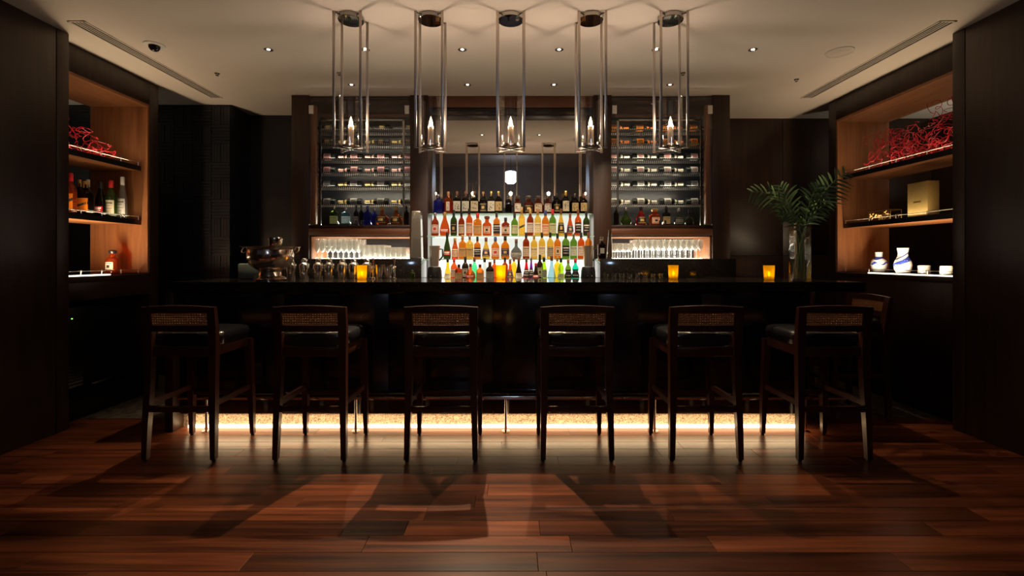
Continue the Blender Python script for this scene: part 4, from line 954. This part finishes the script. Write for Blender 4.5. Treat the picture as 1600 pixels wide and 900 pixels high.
for px, D, wx, H, wd, sh, liq, lab, cap, ds in [(111, 3.80, None, .335, .075, 'round', 'rust', 'orange', 'red', 'amber bottle with red cap on side shelf'), (124.5, 4.00, None, .315, .07, 'square', 'dark', 'tan', 'gold', 'dark square bottle with gold cap on side shelf'), (133.5, 3.925, None, .29, .09, 'square', 'dark', 'orange', 'gold', 'squat dark bottle with glowing orange label on side shelf'),
        (137.5, 4.11, None, .335, .075, 'round', 'clear', 'cream', 'white', 'clear bottle with white cap behind the orange label'), (157, 4.07, None, .31, .078, 'tall', 'dark', 'redlow', 'black', 'dark bottle with small red and white label'), (173.5, 4.16, None, .335, .092, 'round', 'green', 'cream', 'red', 'green bottle with red cap and big cream label'), (191.5, 4.265, None, .385, .075, 'tall', 'clear', 'white', 'white', 'tall clear bottle with white cap and cream label')]:
    bottle(px, D, 1.6055, 0, wd*F/D, sh, liq, lab, cap, ds, 'liquor bottles on the side shelving', H=H)
bottle(176, 4.19, 1.1175, 0, .10*F/4.19, 'cork', 'rust', 'oval', 'black', 'stout amber decanter alone on the lit lower side shelf', None, H=.21)
# gold box
t = thing('gift_box', 'tall gold presentation box on the middle shelf', 'box', (3.55, 4.05, 1.6055))
MB().box(-.05, .05, -.10, .10, 0, .30, .002).build('box_body', 'gold_card', t); mk = MB()
for i in range(5): mk.box(-.0512, -.0502, .028-.016*i, .028-.016*i+.010, .125, .139)
mk.build('printed_mark', 'brass', t, smooth=0)
t = thing('filigree_basket', 'small gold wire filigree basket on the middle shelf', 'ornament', (3.53, 4.44, 1.6055))
mb = MB(); rnd = random.Random(4)
for z in (.003, .095):
    mb.tube([(-.05, -.13, z), (.05, -.13, z), (.05, .13, z), (-.05, .13, z), (-.05, -.13, z)], .003, 5)
for a, b in ((-.05, -.13), (.05, -.13), (.05, .13), (-.05, .13)): mb.tube([(a, b, 0), (a, b, .095)], .003, 5)
mb.build('frame', 'brass', t); mb = MB()
for q in range(34):
    yy = -.12+.24*rnd.random(); s = rnd.choice((-.05, .05)); z = .02+.06*rnd.random(); rr = .008+.012*rnd.random()
    mb.tube([(s+rnd.uniform(-.003, .003), yy+rr*math.cos(i*.55), z+rr*math.sin(i*.55)) for i in range(11)], .0016, 4)
mb.build('wirework', 'brass', t)['kind'] = 'stuff'
t = thing('brass_bell', 'little brass hand bell near the gold box', 'ornament', (3.47, 3.66, 1.6055))
MB().lathe([(.022, 0), (.020, .006), (.014, .026), (.006, .034), (.004, .05), (.006, .06), (.001, .066)], 16).build('bell', 'brass', t)
# vases
def pvase(x, y, prof, label, deco):
    t = thing('porcelain_vase', label, 'vase', (x, y, 1.1175)); MB().lathe(prof, 36).build('vase_body', 'porcelain', t)
    mb = MB(); zz = [q[1] for q in prof]
    H = max(zz)
    P = [(r_, z_) for r_, z_ in prof[1:]]
    def R(z):
        for (r0, z0), (r1, z1) in zip(P, P[1:]):
            if z0 <= z <= z1 and z1 > z0: return r0+(r1-r0)*(z-z0)/(z1-z0)
        return P[-1][0]
    rnd = random.Random(int(y*100))
    N = 48
    if deco == 0: band = [(lambda a: .125+.006*math.sin(3*a), lambda a: .150), (lambda a: .078+.010*math.sin(5*a+1), lambda a: .090+.013*math.sin(4*a))]
    else: band = [(lambda a: .085+.03*math.sin(a+2.2), lambda a: .125+.034*math.sin(a+2.2)), (lambda a: .150+.03*math.sin(a+2.2), lambda a: .160+.03*math.sin(a+2.2))]
    for lo, hi in band:
        rings = []
        for k in range(5):
            ring = []
            for j in range(N):
                a = 2*PI*j/N; z = min(lo(a)+(hi(a)-lo(a))*k/4, H-.002); r = R(z)+.0006; ring.append((r*math.cos(a), r*math.sin(a), z))
            rings.append(ring)
        mb.loft(rings, 0, False)
    mb.build('blue_painting', 'cobalt', t)
pvase(3.60, 4.60, [(.001, 0), (.042, 0), (.045, .006), (.060, .035), (.068, .075), (.062, .110), (.040, .135), (.030, .150), (.031, .195), (.027, .195), (.026, .150), (.001, .14)], 'round-bellied white and blue porcelain vase with short neck', 0)
pvase(3.56, 4.27, [(.001, 0), (.050, 0), (.052, .006), (.060, .030), (.068, .075), (.058, .115), (.040, .150), (.036, .180), (.044, .228), (.040, .228), (.032, .18), (.001, .15)], 'white and blue porcelain vase with flared neck and diagonal stripe', 1)
c0 = None
for i, (x, y, lb) in enumerate(((3.55, 4.04, 'ribbed glass cup beside the flared porcelain vase'), (3.52, 3.80, 'ribbed glass cup at the shelf end by the wall panel'))):
    if c0 is None:
        c0 = thing('ribbed_cup', lb, 'cup', (x, y, 1.1175), 0, 'ribbed glass cups')
        p = [(.001, 0), (.034, 0)]
        for k in range(6): p += [(.040, .006+.011*k), (.044, .0115+.011*k)]
        p += [(.041, .074), (.036, .074), (.034, .010), (.001, .008)]
        MB().lathe(p, 24).build('glass_wall', 'glass_lit', c0, smooth=25)
        MB().lathe([(.001, .009), (.026, .009), (.026, .04), (.001, .042)], 20).build('candle', 'wax', c0)
    else: dup(c0, (x, y, 1.1175), 0, lb)
